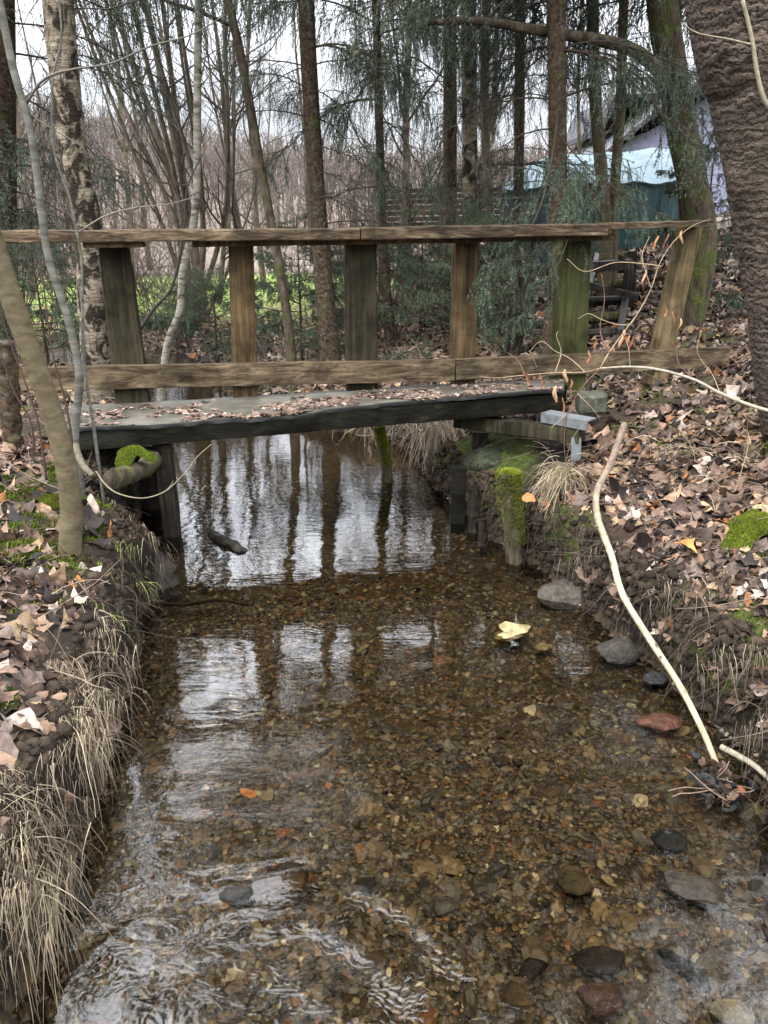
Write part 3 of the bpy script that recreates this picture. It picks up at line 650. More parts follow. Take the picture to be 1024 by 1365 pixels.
# spruces
pts = pathpx([(440, 484), (436, 430), (428, 330), (420, 220), (413, 110), (408, 0)], 7.5)
spruce('straight spruce with reddish brown trunk between the third post and the leaning tree', extend(pts, 13, dx=-.02), [.092, .074, .068, .063, .058, .05, .04, .02], 2.45, 12.5, 54, 1.1, 21, 1.2, 10, az=(-1.9, 1.2), low=(7, 2.6, 4.0, .8), high=[(4, 5.3, 5.8, 1.25, 2.9, 3.6), (9, 8.6, 11.5, 1.3, 2.2, 4.2)])
pts = pathpx([(522, 482), (516, 400), (510, 300), (506, 180), (503, 60), (501, 0)], 8.2)
spruce('thin spruce with a narrow dark trunk just right of the third post', extend(pts, 11), [.048, .042, .038, .034, .03, .02, .01], 2.4, 10.8, 44, 1.1, 22, 1.2, 8, az=(-1.9, 1.9), low=(8, 2.2, 4.0, .9))
pts = pathpx([(733, 476), (742, 420), (745, 350), (744, 250), (743, 150), (742, 0)], 6.6)
sp3, PS3, RS3 = spruce('straight spruce with a scaly red brown trunk right beside the moss green post', extend(pts, 13), [.088, .070, .064, .060, .056, .05, .04, .02], 2.5, 12.5, 74, 1.25, 23, 1.2, 10, low=(11, 2.7, 3.9, .9))
pts = pathpx([(10, 520), (9, 430), (8, 300), (6, 150), (4, 0)], 9.5)
spruce('dense dark spruce at the left edge of the picture behind the rough birch', extend(pts, 14), [.13, .12, .11, .09, .05, .02], 1.9, 12.5, 34, 1.15, 24, .6, 6, low=(24, 1.6, 5.2, 1.3), high=[(20, 7.0, 12, 1.75, -.9, .9)])
pts = pathpx([(598, 440), (600, 300), (600, 100), (600, 0)], 11.5)
spruce('drooping spruce standing farther back between the third and the fourth post', extend(pts, 13), [.10, .09, .08, .05, .02], 3.4, 12.5, 46, 1.35, 25, .6, 6, low=(7, 2.0, 4.5, 1.15))
pts = pathpx([(690, 400), (692, 200), (694, 0)], 10.5)
spruce('feathery spruce with brownish hanging twigs in front of the teal tarpaulin', extend(pts, 12), [.07, .06, .04, .015], 2.1, 11.5, 44, 1.05, 26, .3, 10, low=(12, 2.0, 4.0, .8))
pts = pathpx([(915, 330), (905, 150), (900, 0)], 8.9)
spruce('spruce half hidden behind the mossy trunk near the house', extend(pts, 14), [.06, .055, .04, .015], 4.2, 13.2, 92, 1.45, 27)
pts = pathpx([(1052, 360), (1050, 200), (1046, 0)], 7.5)
spruce('spruce at the right edge of the picture behind the big cherry trunk', extend(pts, 12), [.10, .09, .06, .02], 2.3, 12.5, 92, 1.6, 28)
# young spruces
def young(label, px, py, Yv, h, seed, nb=26, L=.75):
    b = at(px, py, Yv); b[2] = float(hgt(b[0], b[1]))
    pts = [b, b + [.01, 0, h * .5], b + [0, .02, h]]
    return spruce(label, pts, [.018, .012, .003], b[2] + .12, b[2] + h * .97, int(nb * 1.5), L, seed, meshes=SPS, cat='spruce sapling', name='young_spruce', n=24, k=8)
young('young spruce with fresh green tips, low between the second post and the reddish trunk', 402, 480, 8.2, 1.55, 31)
young('young spruce at the foot of the thin birch, left of the second post', 292, 505, 8.8, 1.0, 32, 20, .8)
young('bushy young spruce between the third and the fourth post', 560, 478, 8.6, 1.25, 33, 24, .85)
young('blue green young spruce just left of the fourth post', 600, 470, 7.2, 1.5, 34, 26, .8)
young('young spruce under the moss covered curved trunk', 925, 400, 8.0, 1.6, 35, 20, .7)
young('young spruce left of the cracked post by the grey stem', 62, 470, 7.8, 1.2, 36, 20, .7)
# the bough hanging across the railing at the right
mainp = spline(pathpx([(744, 150), (735, 215), (722, 270), (700, 318), (672, 352), (640, 385)], [6.55, 6.0, 5.4, 4.95, 4.75, 4.7]), 16)
mb = spruce_branch(171, L=1.3, main=mainp, side=20, hang=7, per=60, hl=.28, hue=.1, nl=.020, nw=.0042); mb.build('low_bough', [M['twig'], M['needle']], sp3, label='blue green bough hanging in front of the railing')
mainp = spline(pathpx([(745, 205), (752, 262), (760, 300), (748, 345), (716, 400), (690, 440)], [6.55, 5.6, 4.95, 4.8, 4.7, 4.7]), 16)
mb = spruce_branch(172, L=1.0, main=mainp, side=20, hang=7, per=60, hl=.24, hue=.1, nl=.020, nw=.0042); mb.build('low_bough', [M['twig'], M['needle']], sp3)
mainp = spline(pathpx([(745, 180), (790, 230), (840, 262), (880, 285), (905, 300)], [6.5, 5.9, 5.5, 5.3, 5.2]), 16)
mb = spruce_branch(173, L=1.1, main=mainp, side=22, hang=6, per=50, hl=.2, hue=.1, nl=.020, nw=.0042); mb.build('low_bough', [M['twig'], M['needle']], sp3)
# third birch and pale neighbours
pts = pathpx([(633, 482), (630, 380), (627, 290), (626, 150), (625, 0)], 9.0)
tree('grey_birch', 'grey flecked birch rising behind the fourth post', 'birch tree', extend(pts, 12), [.09, .082, .076, .072, .06, .04, .015], M['birch'], 16, 70, .05, 7, .3, dict(n1=22, L1=1.6, t0=.3, n3=4))
pts = pathpx([(664, 440), (656, 330), (648, 200), (646, 80), (650, 0)], 10.0)
tree('pale_tree', 'slim pale trunk just right of the grey flecked birch', 'tree', extend(pts, 12), [.06, .05, .045, .03, .012], M['far_bark'], 12, 50, .05, 8, .3, dict(n1=22, L1=1.8, t0=.3, n3=4))
pts = pathpx([(806, 372), (808, 340), (805, 270), (799, 200), (793, 120), (790, 0)], 8.6)
tree('ochre_tree', 'left one of two slim ochre trunks in front of the teal tarpaulin', 'tree', extend(pts, 10), [.068, .062, .058, .05, .04, .02, .01], M['smooth'], 12, 60, .04, 9, .3, dict(n1=20, L1=1.4, t0=.4, n3=4))
pts = pathpx([(816, 370), (816, 330), (820, 240), (826, 160), (829, 80), (832, 0)], 8.7)
tree('ochre_tree', 'right one of two slim ochre trunks in front of the teal tarpaulin', 'tree', extend(pts, 10), [.055, .052, .048, .042, .035, .02, .01], M['smooth'], 12, 60, .04, 10, .3, dict(n1=20, L1=1.3, t0=.4, n3=4))
# mossy curved trunk with a limb
pts = pathpx([(905, 470), (925, 400), (936, 320), (922, 240), (906, 150), (893, 70), (882, 0)], 7.0)
mt, PM, RM = tree('mossy_tree', 'thick moss covered trunk leaning left beside the big cherry, with a limb arching left', 'tree', extend(pts, 10), [.125, .12, .118, .115, .11, .10, .09, .07, .05, .03], M['mossy_bark'], 20, 90, .06, 11, .3,
     dict(n1=24, L1=2.2, t0=.42, n3=5, n4=2))
mb = MB(); limb(mb, pathpx([(912, 140), (893, 112), (868, 84), (838, 64), (800, 54), (750, 45), (700, 38), (640, 28), (570, 30)], [7, 6.95, 6.9, 6.8, 6.75, 6.7, 6.6, 6.5, 6.4]), .062, .018, 50, 14, .1, 12); mb.build('limb', M['brown_bark'], mt)
# big cherry
pts = pathpx([(1104, 640), (1092, 560), (1082, 500), (1068, 400), (1050, 300), (1034, 200), (1010, 100), (986, 0)], [3.85, 3.83, 3.8, 3.8, 3.8, 3.8, 3.78, 3.75])
pts = extend(pts, 12, .8)
root = thing('cherry_tree', 'massive cherry trunk with dark banded bark at the right edge of the picture', 'tree', pts[0])
mb = MB(); P = spline([pts[0] - [0, 0, .3]] + list(pts), 150)
R = np.interp(np.linspace(0, 1, 150), np.linspace(0, 1, 11), [.30, .235, .215, .20, .192, .185, .178, .145, .10, .06, .02]); k = 48
v, f = tubes(P[None], R[None], k); th = np.tile(np.arange(k) * 2 * np.pi / k, 150); hz = np.repeat(P[:, 2], k)
lump = .06 * fbm(np.cos(th) * 1.2 + 9, hz * 1.1 + np.sin(th) * 1.2, 91) + .022 * fbm(np.cos(th) * 3, hz * 9 + np.sin(th) * 3, 92) + .010 * fbm(np.cos(th) * 9, hz * 30 + np.sin(th) * 9, 93)
bur = at(972, 248, 3.68); ctr = np.repeat(P, k, 0); dist = np.linalg.norm((v - bur) * [1, 1, 1.0], axis=1)
lump = lump + .26 * np.exp(-(dist / .10) ** 2) * (1 + 1.2 * fbm(v[:, 0] * 22, v[:, 2] * 22, 94)) - .10 * np.exp(-(np.linalg.norm(v - at(985, 262, 3.62), axis=1) / .035) ** 2)
v = ctr + (v - ctr) * (1 + lump[:, None]); mb.add(v, f); mb.build('trunk', M['cherry'], root)
mb = MB(); crown(mb, np.random.default_rng(77), P, R, n1=24, L1=3.2, t0=.40, ang=1.0, n2=7, n3=6, n4=3, trop=.03, wob=.16, col=(.06, .045, .038)); mb.build('crown', M['twig'], root)
mb = MB()
limb(mb, pathpx([(1030, 150), (1018, 130), (1010, 100), (1002, 50), (990, 0)], 3.55), .010, .008, 20, 6, col=(.22, .19, .13))
limb(mb, pathpx([(1004, 60), (970, 52), (930, 44), (908, 30)], 3.55), .005, .002, 16, 5, col=(.22, .19, .13))
mb.build('sucker_shoot', M['twig'], root)
# willow clump in the middle distance
wb = at(262, 452, 12.0); wb[2] = float(hgt(wb[0], wb[1]))
root = thing('willow_clump', 'many stemmed willow clump fanning out of one foot behind the thin birch', 'willow', wb)
rg = np.random.default_rng(5); wcr = MB()
for i, (tx, ty, r) in enumerate([(150, 0, .09), (190, -20, .10), (128, 60, .06), (172, 100, .05), (215, -10, .08), (240, 60, .05), (200, 40, .06), (110, 30, .055), (300, 20, .06), (230, -40, .06), (285, 130, .04), (160, -60, .07)]):
    T = at(tx, ty, 12.0 + rg.uniform(-1, 1)); b = wb + [rg.normal(0, .12), rg.normal(0, .12), -.05]; m1 = b * .55 + T * .45 + [rg.normal(.25, .1), 0, -.1]
    mb = MB(); P, R = limb(mb, [b, m1, T, T + (T - m1) * .5 + [0, 0, .5]], r * .72, r * .25, 40, 9, .05, i); mb.build('stem', M['far_bark'], root)
    crown(wcr, rg, P, R, n1=7, L1=1.2, t0=.25, n2=4, n3=3, col=(.09, .072, .058))
wcr.build('crown', M['twig'], root)
# ------------------------------------------------------------------ bare background trees: four kinds copied as things
def bare_proto(seed, h, r, n1, L1, t0, lean, mat):
    rg = np.random.default_rng(seed); P = grow(rg, np.zeros((1, 3)) - [0, 0, .15], np.array([[lean, 0, 1.]]), [h], 26, .035, .03)[0]
    R = np.linspace(r, r * .12, 26) * (1 + .35 * np.exp(-np.arange(26) * .8)); a = MB(); v, f = tubes(P[None], R[None], 9); a.add(v, f)
    b = MB(); crown(b, rg, P, R, n1=n1, L1=L1, t0=t0, n2=5, n3=4, n4=0, rmin=.0022, col=(.075, .06, .048), tw=(.10, .08, .066)); return a.mesh('bare_trunk', mat), b.mesh('bare_crown', M['twig'])
BP = [bare_proto(201, 9, .075, 20, 2.0, .12, .1, M['far_bark']), bare_proto(202, 10, .10, 22, 2.4, .15, -.1, M['brown_bark']), bare_proto(203, 7.5, .05, 20, 1.6, .1, .2, M['far_bark']), bare_proto(204, 11, .12, 22, 2.6, .2, 0, M['birch'])]
SHR = []
for sd in range(3):
    rg = np.random.default_rng(300 + sd); S = np.zeros((16, 3)) + rg.normal(0, .10, (16, 3)) * [1, 1, 0]; Dr = np.stack([rg.normal(0, .45, 16), rg.normal(0, .45, 16), np.ones(16)], -1)
    L = rg.uniform(.9, 2.4, 16); P = grow(rg, S, Dr, L, 10, .10, .02); R = np.linspace(.009, .003, 10)[None] * rg.uniform(.6, 1.3, (16, 1)); b = MB(); v, f = tubes(P, R, 4); b.add(v, f, (.085, .06, .045))
    for c_, fr in ((7, .45), (4, .5)):
        S, Dr, r, t, pi = kids(rg, P, R, c_, .25, 1, .7, .25); L = L[pi] * fr * rg.uniform(.5, 1.1, len(pi)); P = grow(rg, S, Dr, L, 6, .14, .02)
        R = np.full(P.shape[:2], .0026); v, f = tubes(P, R, 3); b.add(v, f, (.12, .09, .07))
    SHR.append(b.mesh('bare_shrub', M['twig']))
def put(name, label, cat, group, loc, rz, sc, parts):
    r = thing(name, label, cat, loc, group); r.rotation_euler = (0, 0, rz); r.scale = (sc, sc, sc)
    for nm, me in parts:
        o = bpy.data.objects.new(nm, me); COL.objects.link(o); o.parent = r
    return r
rg = np.random.default_rng(11)
POSTS = [(-1e9, 'left of the cracked first post'), (150, 'seen through the first bay of the railing'), (322, 'seen through the second bay of the railing'), (481, 'seen through the third bay of the railing'), (622, 'seen right of the fourth post')]
def where(px, Yv):
    nm = [t for a, t in POSTS if px >= a][-1]; far = 'close behind the bridge' if Yv < 12 else ('in the thicket' if Yv < 20 else 'far back below the hill'); return far + ', ' + nm
FARP = [(40, 16, 0), (140, 15, 2), (175, 19, 0), (205, 24, 1), (290, 14.5, 2), (335, 12, 2), (355, 17, 0), (530, 14, 0), (768, 17, 2), (-90, 15, 1), (1060, 14, 0), (985, 15, 2), (110, 26, 1), (260, 27, 0), (420, 27, 1), (520, 29, 0), (640, 27, 3), (310, 31, 1), (370, 36, 0), (20, 28, 0)]
for px, Yv, kk in FARP:
    p = at(px, 400, Yv); p[1] = Yv; z = float(hgt(p[0], p[1])); near = Yv < 20
    put('bare_tree', 'slender leafless tree ' + where(px, Yv), 'tree', 'leafless trees ' + where(px, Yv), (p[0], p[1], z), rg.uniform(0, 6.28), rg.uniform(.8, 1.15), [('trunk', BP[kk][0]), ('crown', BP[kk][1])])
for i in range(30):
    px = rg.uniform(-30, 720); Yv = rg.uniform(8.5, 19); p = at(px, 420, Yv)
    if abs(sdist(p[0], p[1])[0]) < .3 or sdist(p[0], p[1])[0] < 0: continue
    if px > 640 and Yv < 11: continue
    put('bare_shrub', 'tangled leafless shrub ' + where(px, Yv), 'shrub', 'leafless shrubs ' + where(px, Yv), (p[0], Yv, float(hgt(p[0], Yv))), rg.uniform(0, 6.28), rg.uniform(.5, 1.2), [('twigs', SHR[i % 3])])
# far wooded hillside: one mass
mb = MB(); rg = np.random.default_rng(12); m = 5200
x = rg.uniform(-75, 55, m); y = 34 + 76 * rg.uniform(0, 1, m) ** .8; z = hgt(x, y); h = rg.uniform(1.6, 3.2, m) * (.5 + y / 80)
S = np.stack([x, y, z - .1], -1); P = grow(rg, S, np.stack([rg.normal(0, .08, m), rg.normal(0, .05, m), np.ones(m)], -1), h, 5, .05, .02)
R = np.linspace(1, .3, 5)[None] * rg.uniform(.035, .08, (m, 1)); v, f = tubes(P, R, 3); tcol = rg.uniform(.6, 1.4, (m, 1)) * np.array([.13, .105, .09]); mb.add(v, f, np.repeat(tcol, 15, 0))
for cn, fr, rr_ in ((7, .35, .022), (4, .5, .014)):
    S, Dr, r, t, pi = kids(rg, P, R, cn, .3, 1, .6, .2); L = (h[pi] * fr * rg.uniform(.5, 1, len(pi)) * (1.1 - .5 * t)); P = grow(rg, S, Dr, L, 3, .12, .04); h = L; R = np.full(P.shape[:2], rr_); v, f = tubes(P, R, 3); mb.add(v, f, (.15, .12, .105))
    if cn == 4: break
mb.build('hillside_wood', M['twig'], kind='stuff', label='bare brown wood covering the hillside', cat='wood')
# ------------------------------------------------------------------ leaf litter
def leaf_shapes(rg):
    out = []
    for kind in range(5):
        nn = 15; th = np.linspace(0, 2 * np.pi, nn, endpoint=False)
        if kind < 3: r = .5 * (1 + (.28, .20, .34)[kind] * np.cos(5 * th)) * (1 + .08 * rg.normal(size=nn)); xx = r * np.cos(th); yy = r * np.sin(th) * (.85, .62, .95)[kind]
        else: xx = .5 * np.cos(th); yy = (.26, .34)[kind - 3] * np.sin(th) * (1 + .15 * np.cos(th)) * (1 + .07 * rg.normal(size=nn))
        out.append(np.vstack([np.stack([xx, yy], -1) * .5, np.stack([xx, yy], -1)]))
    return out
def scatter_leaves(mb, rg, pos, nrm, size, pal, wts, curl=1.0, tiltamt=.45):
    sh = leaf_shapes(np.random.default_rng(3)); m = len(pos); kind = rg.integers(0, 5, m)
    for kd in range(5):
        q = np.where(kind == kd)[0]
        if not len(q): continue
        s2 = sh[kd]; nn = len(s2) // 2; mm = len(q); sz = size[q][:, None]
        x = s2[None, :, 0] * sz * rg.uniform(.85, 1.2, (mm, 1)); y = s2[None, :, 1] * sz * rg.uniform(.7, 1.1, (mm, 1))
        c1, c2, c3 = rg.normal(0, 7 * curl, (mm, 1)), rg.normal(0, 12 * curl, (mm, 1)), rg.normal(0, 7 * curl, (mm, 1))
        z = c1 * x * x + c2 * y * y + c3 * x * y + rg.normal(0, .05, (mm, 2 * nn)) * sz + .12 * sz * rg.uniform(.2, 1, (mm, 1)) * (-np.abs(s2[None, :, 1]) * 1.2 + .1)
        ctr = np.zeros((mm, 1)); x = np.hstack([ctr, x]); y = np.hstack([ctr, y]); z = np.hstack([ctr, z])
        z = np.clip(z, -.45 * sz, .45 * sz)
        nv = unit(nrm[q] + rg.normal(0, tiltamt, (mm, 3))); a = unit(np.cross(nv, rg.normal(size=(mm, 3)))); b = np.cross(nv, a)
        v = pos[q][:, None] + x[..., None] * a[:, None] + y[..., None] * b[:, None] + z[..., None] * nv[:, None]
        K = 1 + 2 * nn; base = np.arange(mm)[:, None, None] * K; j = np.arange(nn); j2 = (j + 1) % nn
        t3 = np.stack([np.zeros(nn, int), 1 + j, 1 + j2], -1)[None]; t4 = np.stack([1 + j, 1 + nn + j, 1 + nn + j2, 1 + j2], -1)[None]
        col = np.array(pal)[rg.choice(len(pal), mm, p=np.array(wts) / sum(wts))] * rg.uniform(.65, 1.25, (mm, 1))
        cv = np.repeat(col[:, None], K, 1); cv[:, 0] *= .8; cv[:, 1 + nn:] *= rg.uniform(.8, 1.15, (mm, nn, 1))
        mb.add(v, [(base + t3).reshape(-1, 3), (base + t4).reshape(-1, 4)], cv.reshape(-1, 3))
PAL = [(.25, .160, .105), (.14, .088, .062), (.065, .042, .031), (.36, .285, .235), (.022, .016, .013), (.27, .115, .045), (.12, .085, .068), (.30, .205, .12)]
WT = [20, 22, 20, 8, 18, 4, 14, 6]
def normals(x, y):
    e = .04; return unit(np.stack([-(hgt(x + e, y) - hgt(x - e, y)) / (2 * e), -(hgt(x, y + e) - hgt(x, y - e)) / (2 * e), np.ones_like(x)], -1))
rg = np.random.default_rng(42); LX_, LY_, SZ = [], [], []
def field(n, x0, x1, y0, y1, s0, s1, dmin=.03, dens=None):
    x = rg.uniform(x0, x1, n); y = rg.uniform(y0, y1, n); d, il = sdist(x, y); k = d > dmin
    k &= ~((x > -1.7) & (x < 1.12) & (y > 3.95 + .16 * x) & (y < 5.1) )
    if dens is not None: k &= rg.uniform(size=n) < dens(x, y, d, il)
    LX_.append(x[k]); LY_.append(y[k]); SZ.append(s0 + (s1 - s0) * rg.uniform(0, 1, k.sum()) ** 1.3)
cover = lambda x, y, d, il: np.where(il, np.clip(1 - (fbm(x * 1.9 + 1, y * 1.9, 600) + .02) * 5, .25, 1), 1) * np.clip(.5 + fbm(x * 1.5, y * 1.5, 400) * 1.7, .12, 1) * np.clip((d - .03) / .10, .22, 1)
field(10000, -2.6, -.85, 1.2, 4.2, .035, .095, .03, lambda x, y, d, il: cover(x, y, d, il) * np.clip((y - 1.9) / .4, .12, 1))
field(18000, .55, 3.2, 1.2, 5.0, .03, .092, .03, cover)
field(420, -2.2, -1.0, 1.6, 3.9, .10, .15, .06); field(700, .9, 2.6, 1.5, 4.6, .10, .16, .05)
field(16000, -4.0, 5.5, 4.9, 8.5, .04, .10, .05, lambda x, y, d, il: np.where(il | (x < -.8), .3, .9) * np.clip(d / .25, .2, 1))
field(14000, -1, 9, 8.5, 14, .08, .15, .1, lambda x, y, d, il: np.clip((x + 1) / 1.5, .1, 1))
field(5000, -8, -1, 6, 13, .07, .12, .1)
x = np.concatenate(LX_); y = np.concatenate(LY_); s_ = np.concatenate(SZ); z = hgt(x, y)
pos = np.stack([x, y, z + rg.uniform(.003, .028, len(x))], -1)
xe = rg.uniform(-1.6, -.93, 320); ye = rg.uniform(1.25, 2.3, 320); xe2 = rg.uniform(1.0, 1.7, 300); ye2 = rg.uniform(1.5, 2.8, 300)
xe = np.append(xe, np.maximum(xe2, xr(ye2) + .05)); ye = np.append(ye, ye2); pos = np.vstack([pos, np.stack([xe, ye, hgt(xe, ye) + rg.uniform(.02, .06, 620)], -1)]); x = np.append(x, xe); y = np.append(y, ye); s_ = np.append(s_, rg.uniform(.04, .11, 620))
mb = MB(); scatter_leaves(mb, rg, pos, normals(x, y), s_, PAL, WT)
mb.build('leaf_litter', M['leaf'], kind='stuff', label='brown and pinkish dead leaves covering both banks', cat='leaf litter')
# small crumbs on the felt
n = 2300; u = rg.beta(1.2, 1.0, n); q = np.clip(rg.normal(.32, .2, n) - .1 * (u - .5), .04, .9); P = np.array([deckz(a, b) for a, b in zip(u, q)]) + rg.normal(0, .006, (n, 3)) * [1, 1, 0] + [0, 0, .006]
k = fbm(P[:, 0] * 5, P[:, 1] * 9, 500) > -.08
mb = MB(); scatter_leaves(mb, rg, P[k], np.tile([0, 0, 1.], (k.sum(), 1)), rg.uniform(.018, .062, k.sum()), [(.24, .165, .13), (.15, .10, .075), (.08, .055, .04), (.34, .27, .21)], [3, 3, 3, 1], .5, .14)
mb.build('leaf_crumbs', M['leaf'], kind='stuff', label='scattered leaf bits on the felt of the bridge deck', cat='leaf litter')
# ------------------------------------------------------------------ gravel of the stream bed
rg = np.random.default_rng(43); GP = [(.112, .078, .038), (.056, .040, .024), (.18, .125, .062), (.05, .04, .032), (.12, .105, .085), (.30, .24, .13), (.19, .085, .03), (.022, .020, .018), (.17, .15, .12), (.42, .36, .24)]
GW = [22, 24, 10, 16, 10, 4, 4, 9, 5, 1]
iv, if_ = ico(2); vv, ff = ico(1)
def pebbles(n, x0, x1, y0, y1, s0, s1, base, lift=.25, dmax=-.0, pw=1.6):
    x = rg.uniform(x0, x1, n); y = rg.uniform(y0, y1, n); d, _ = sdist(x, y); k = d < dmax; x, y = x[k], y[k]; m = len(x)
    s = s0 + (s1 - s0) * rg.uniform(0, 1, m) ** pw; sc = np.stack([s, s * rg.uniform(.55, 1, m), s * rg.uniform(.25, .55, m)], -1) * .5
    bv, bf = base; a = rg.uniform(0, 6.28, m); v = bv[None] * (1 + rg.normal(0, .2, (m, len(bv), 1))) * sc[:, None]
    tl = rg.normal(0, .25, m); v[..., 2] += v[..., 0] * np.tan(tl)[:, None]
    ca, sa = np.cos(a)[:, None], np.sin(a)[:, None]; X_, Y_ = v[..., 0] * ca - v[..., 1] * sa, v[..., 0] * sa + v[..., 1] * ca
    z = hgt(x, y) + sc[:, 2] * lift
    P = np.stack([X_ + x[:, None], Y_ + y[:, None], v[..., 2] + z[:, None]], -1)
    col = np.array(GP)[rg.choice(len(GP), m, p=np.array(GW) / sum(GW))] * rg.uniform(.7, 1.3, (m, 1))
    return P.reshape(-1, 3), (np.arange(m)[:, None, None] * len(bv) + bf[None]).reshape(-1, 3), np.repeat(col, len(bv), 0)
mb = MB()
for a in ((32000, -1.2, 1.4, 1.0, 2.4, .010, .034, (vv, ff)), (15000, -1.3, 1.3, 2.3, 3.6, .012, .034, (vv, ff)), (6000, -1.5, 1.0, 3.5, 5.5, .018, .045, (vv, ff)), (650, -1.1, 1.4, 1.0, 3.8, .03, .075, (iv, if_), .1), (95, -.1, 1.4, 1.0, 2.5, .05, .11, (iv, if_), .0)):
    v, f, c = pebbles(*a); mb.add(v, f, c)
mb.build('gravel', M['pebble'], smooth=False, kind='stuff', label='brown and ochre gravel on the stream bed', cat='gravel')
# ------------------------------------------------------------------ individual stones
def stone(label, px, py, w_, seed, col, z=0.0, flat=.5, asp=.75, yaw=0, cat='stone', name='stone', rough=.22, mat=None):
    p = atz(px, py, z); dist = np.linalg.norm(p - O3); r = w_ / FPX * dist / 2
    mb = MB(); rock(mb, [p[0], p[1], p[2]], (r, r * asp, r * flat), seed, 4, rough, yaw, col); return mb.build(name, mat or M['rock'], label=label, cat=cat)
stone('pale ochre stone breaking the surface below the mossy stake', 683, 842, 60, 1, (.37, .29, .14), -.010, .20, .7, .5, rough=.5)
stone('small pale ochre pebble right of the large ochre stone', 722, 862, 22, 2, (.42, .34, .2), -.03, .35)
stone('round brown stone with water folding over it, left of the wave rings', 383, 1172, 52, 3, (0.074, 0.043, 0.019), -.024, .5, .9, .4, rough=.12)
stone('wet black stone topped with pale flecks in the bright reflection', 318, 1196, 46, 4, (0.022, 0.019, 0.015), -.005, .5, .6)
stone('wet dark boulder at the waterline under the right bank, beside the stick', 822, 868, 54, 5, (.045, .040, .034), .02, .7, .8, mat=M['ground'])
stone('low rough grey rock at the foot of the right bank below the grass', 762, 790, 95, 6, (.075, .066, .055), .01, .35, .7, .3, mat=M['ground'])
stone('reddish wet stone beside the stick in the water', 880, 966, 58, 7, (0.068, 0.025, 0.012), -.01, .4, .6)
stone('long dark stone near the lower right corner', 912, 1290, 58, 8, (0.022, 0.022, 0.02), -.035, .35, .45, -.9)
stone('dark triangular stone on the gravel, lower right', 802, 1280, 62, 9, (0.025, 0.02, 0.016), -.04, .35, .55)
stone('rounded reddish brown stone at the lower edge', 800, 1332, 48, 10, (0.087, 0.04, 0.022), -.03, .5, .85)
stone('flat cream stone in the lower right corner', 978, 1352, 44, 11, (0.285, 0.236, 0.149), -.03, .3, .8)
stone('dark angular stone left of the triangular one', 712, 1290, 40, 12, (0.022, 0.017, 0.014), -.04, .4, .6, .5)
stone('bluish black stone above the water swirl at the right', 892, 1120, 40, 13, (0.022, 0.028, 0.034), -.02, .4, .8)
stone('smooth dark stone with a white ripple line around it at the right', 920, 1184, 74, 14, (0.031, 0.022, 0.014), -.006, .35, .55, -.5)
stone('flat olive brown slab lying on the bed right of the centre', 766, 1172, 46, 15, (0.081, 0.062, 0.034), -.045, .25, .9)
stone('brown stone just under the surface left of the ochre pebbles, bottom centre', 690, 1325, 40, 21, (0.093, 0.062, 0.031), -.04, .4, .8)
stone('wet dark stone lapped by ripples at the foot of the left bank', 95, 1195, 60, 16, (0.019, 0.017, 0.015), .0, .45, .7, mat=M['ground'])
stone('low dark rock in the water beside the sunken plank', 210, 778, 55, 17, (0.031, 0.03, 0.022), .0, .45, .8, mat=M['ground'])
stone('mossy grey boulder between the stakes under the right end of the bridge', 655, 672, 62, 18, (0.081, 0.081, 0.053), .07, .75, .7)
stone('dark mossy boulder in the shade under the right end of the bridge', 655, 622, 80, 19, (0.031, 0.037, 0.017), .25, .7, .8)
stone('rough wet rock below the boulder at the right waterline', 872, 905, 30, 20, (0.025, 0.025, 0.025), .0, .6, .8, mat=M['ground'])
stone('tiny white pebble in mid stream', 506, 838, 10, 22, (0.465, 0.446, 0.403), -.03, .5)
stone('pale ochre pebble near the centre of the stream', 530, 1024, 13, 23, (0.372, 0.31, 0.186), -.03, .5)
# concrete block at the bridge end
p = at(788, 537, 4.65); mb = MB(); board(mb, p + [-.085, .0, 0], p + [.085, .03, 0], UP * .058, [0, .08, 0], 14, .004, .25, 61); mb.build('stone_block', M['concrete'], label='square grey block with moss at the right end of the bridge deck', cat='block')
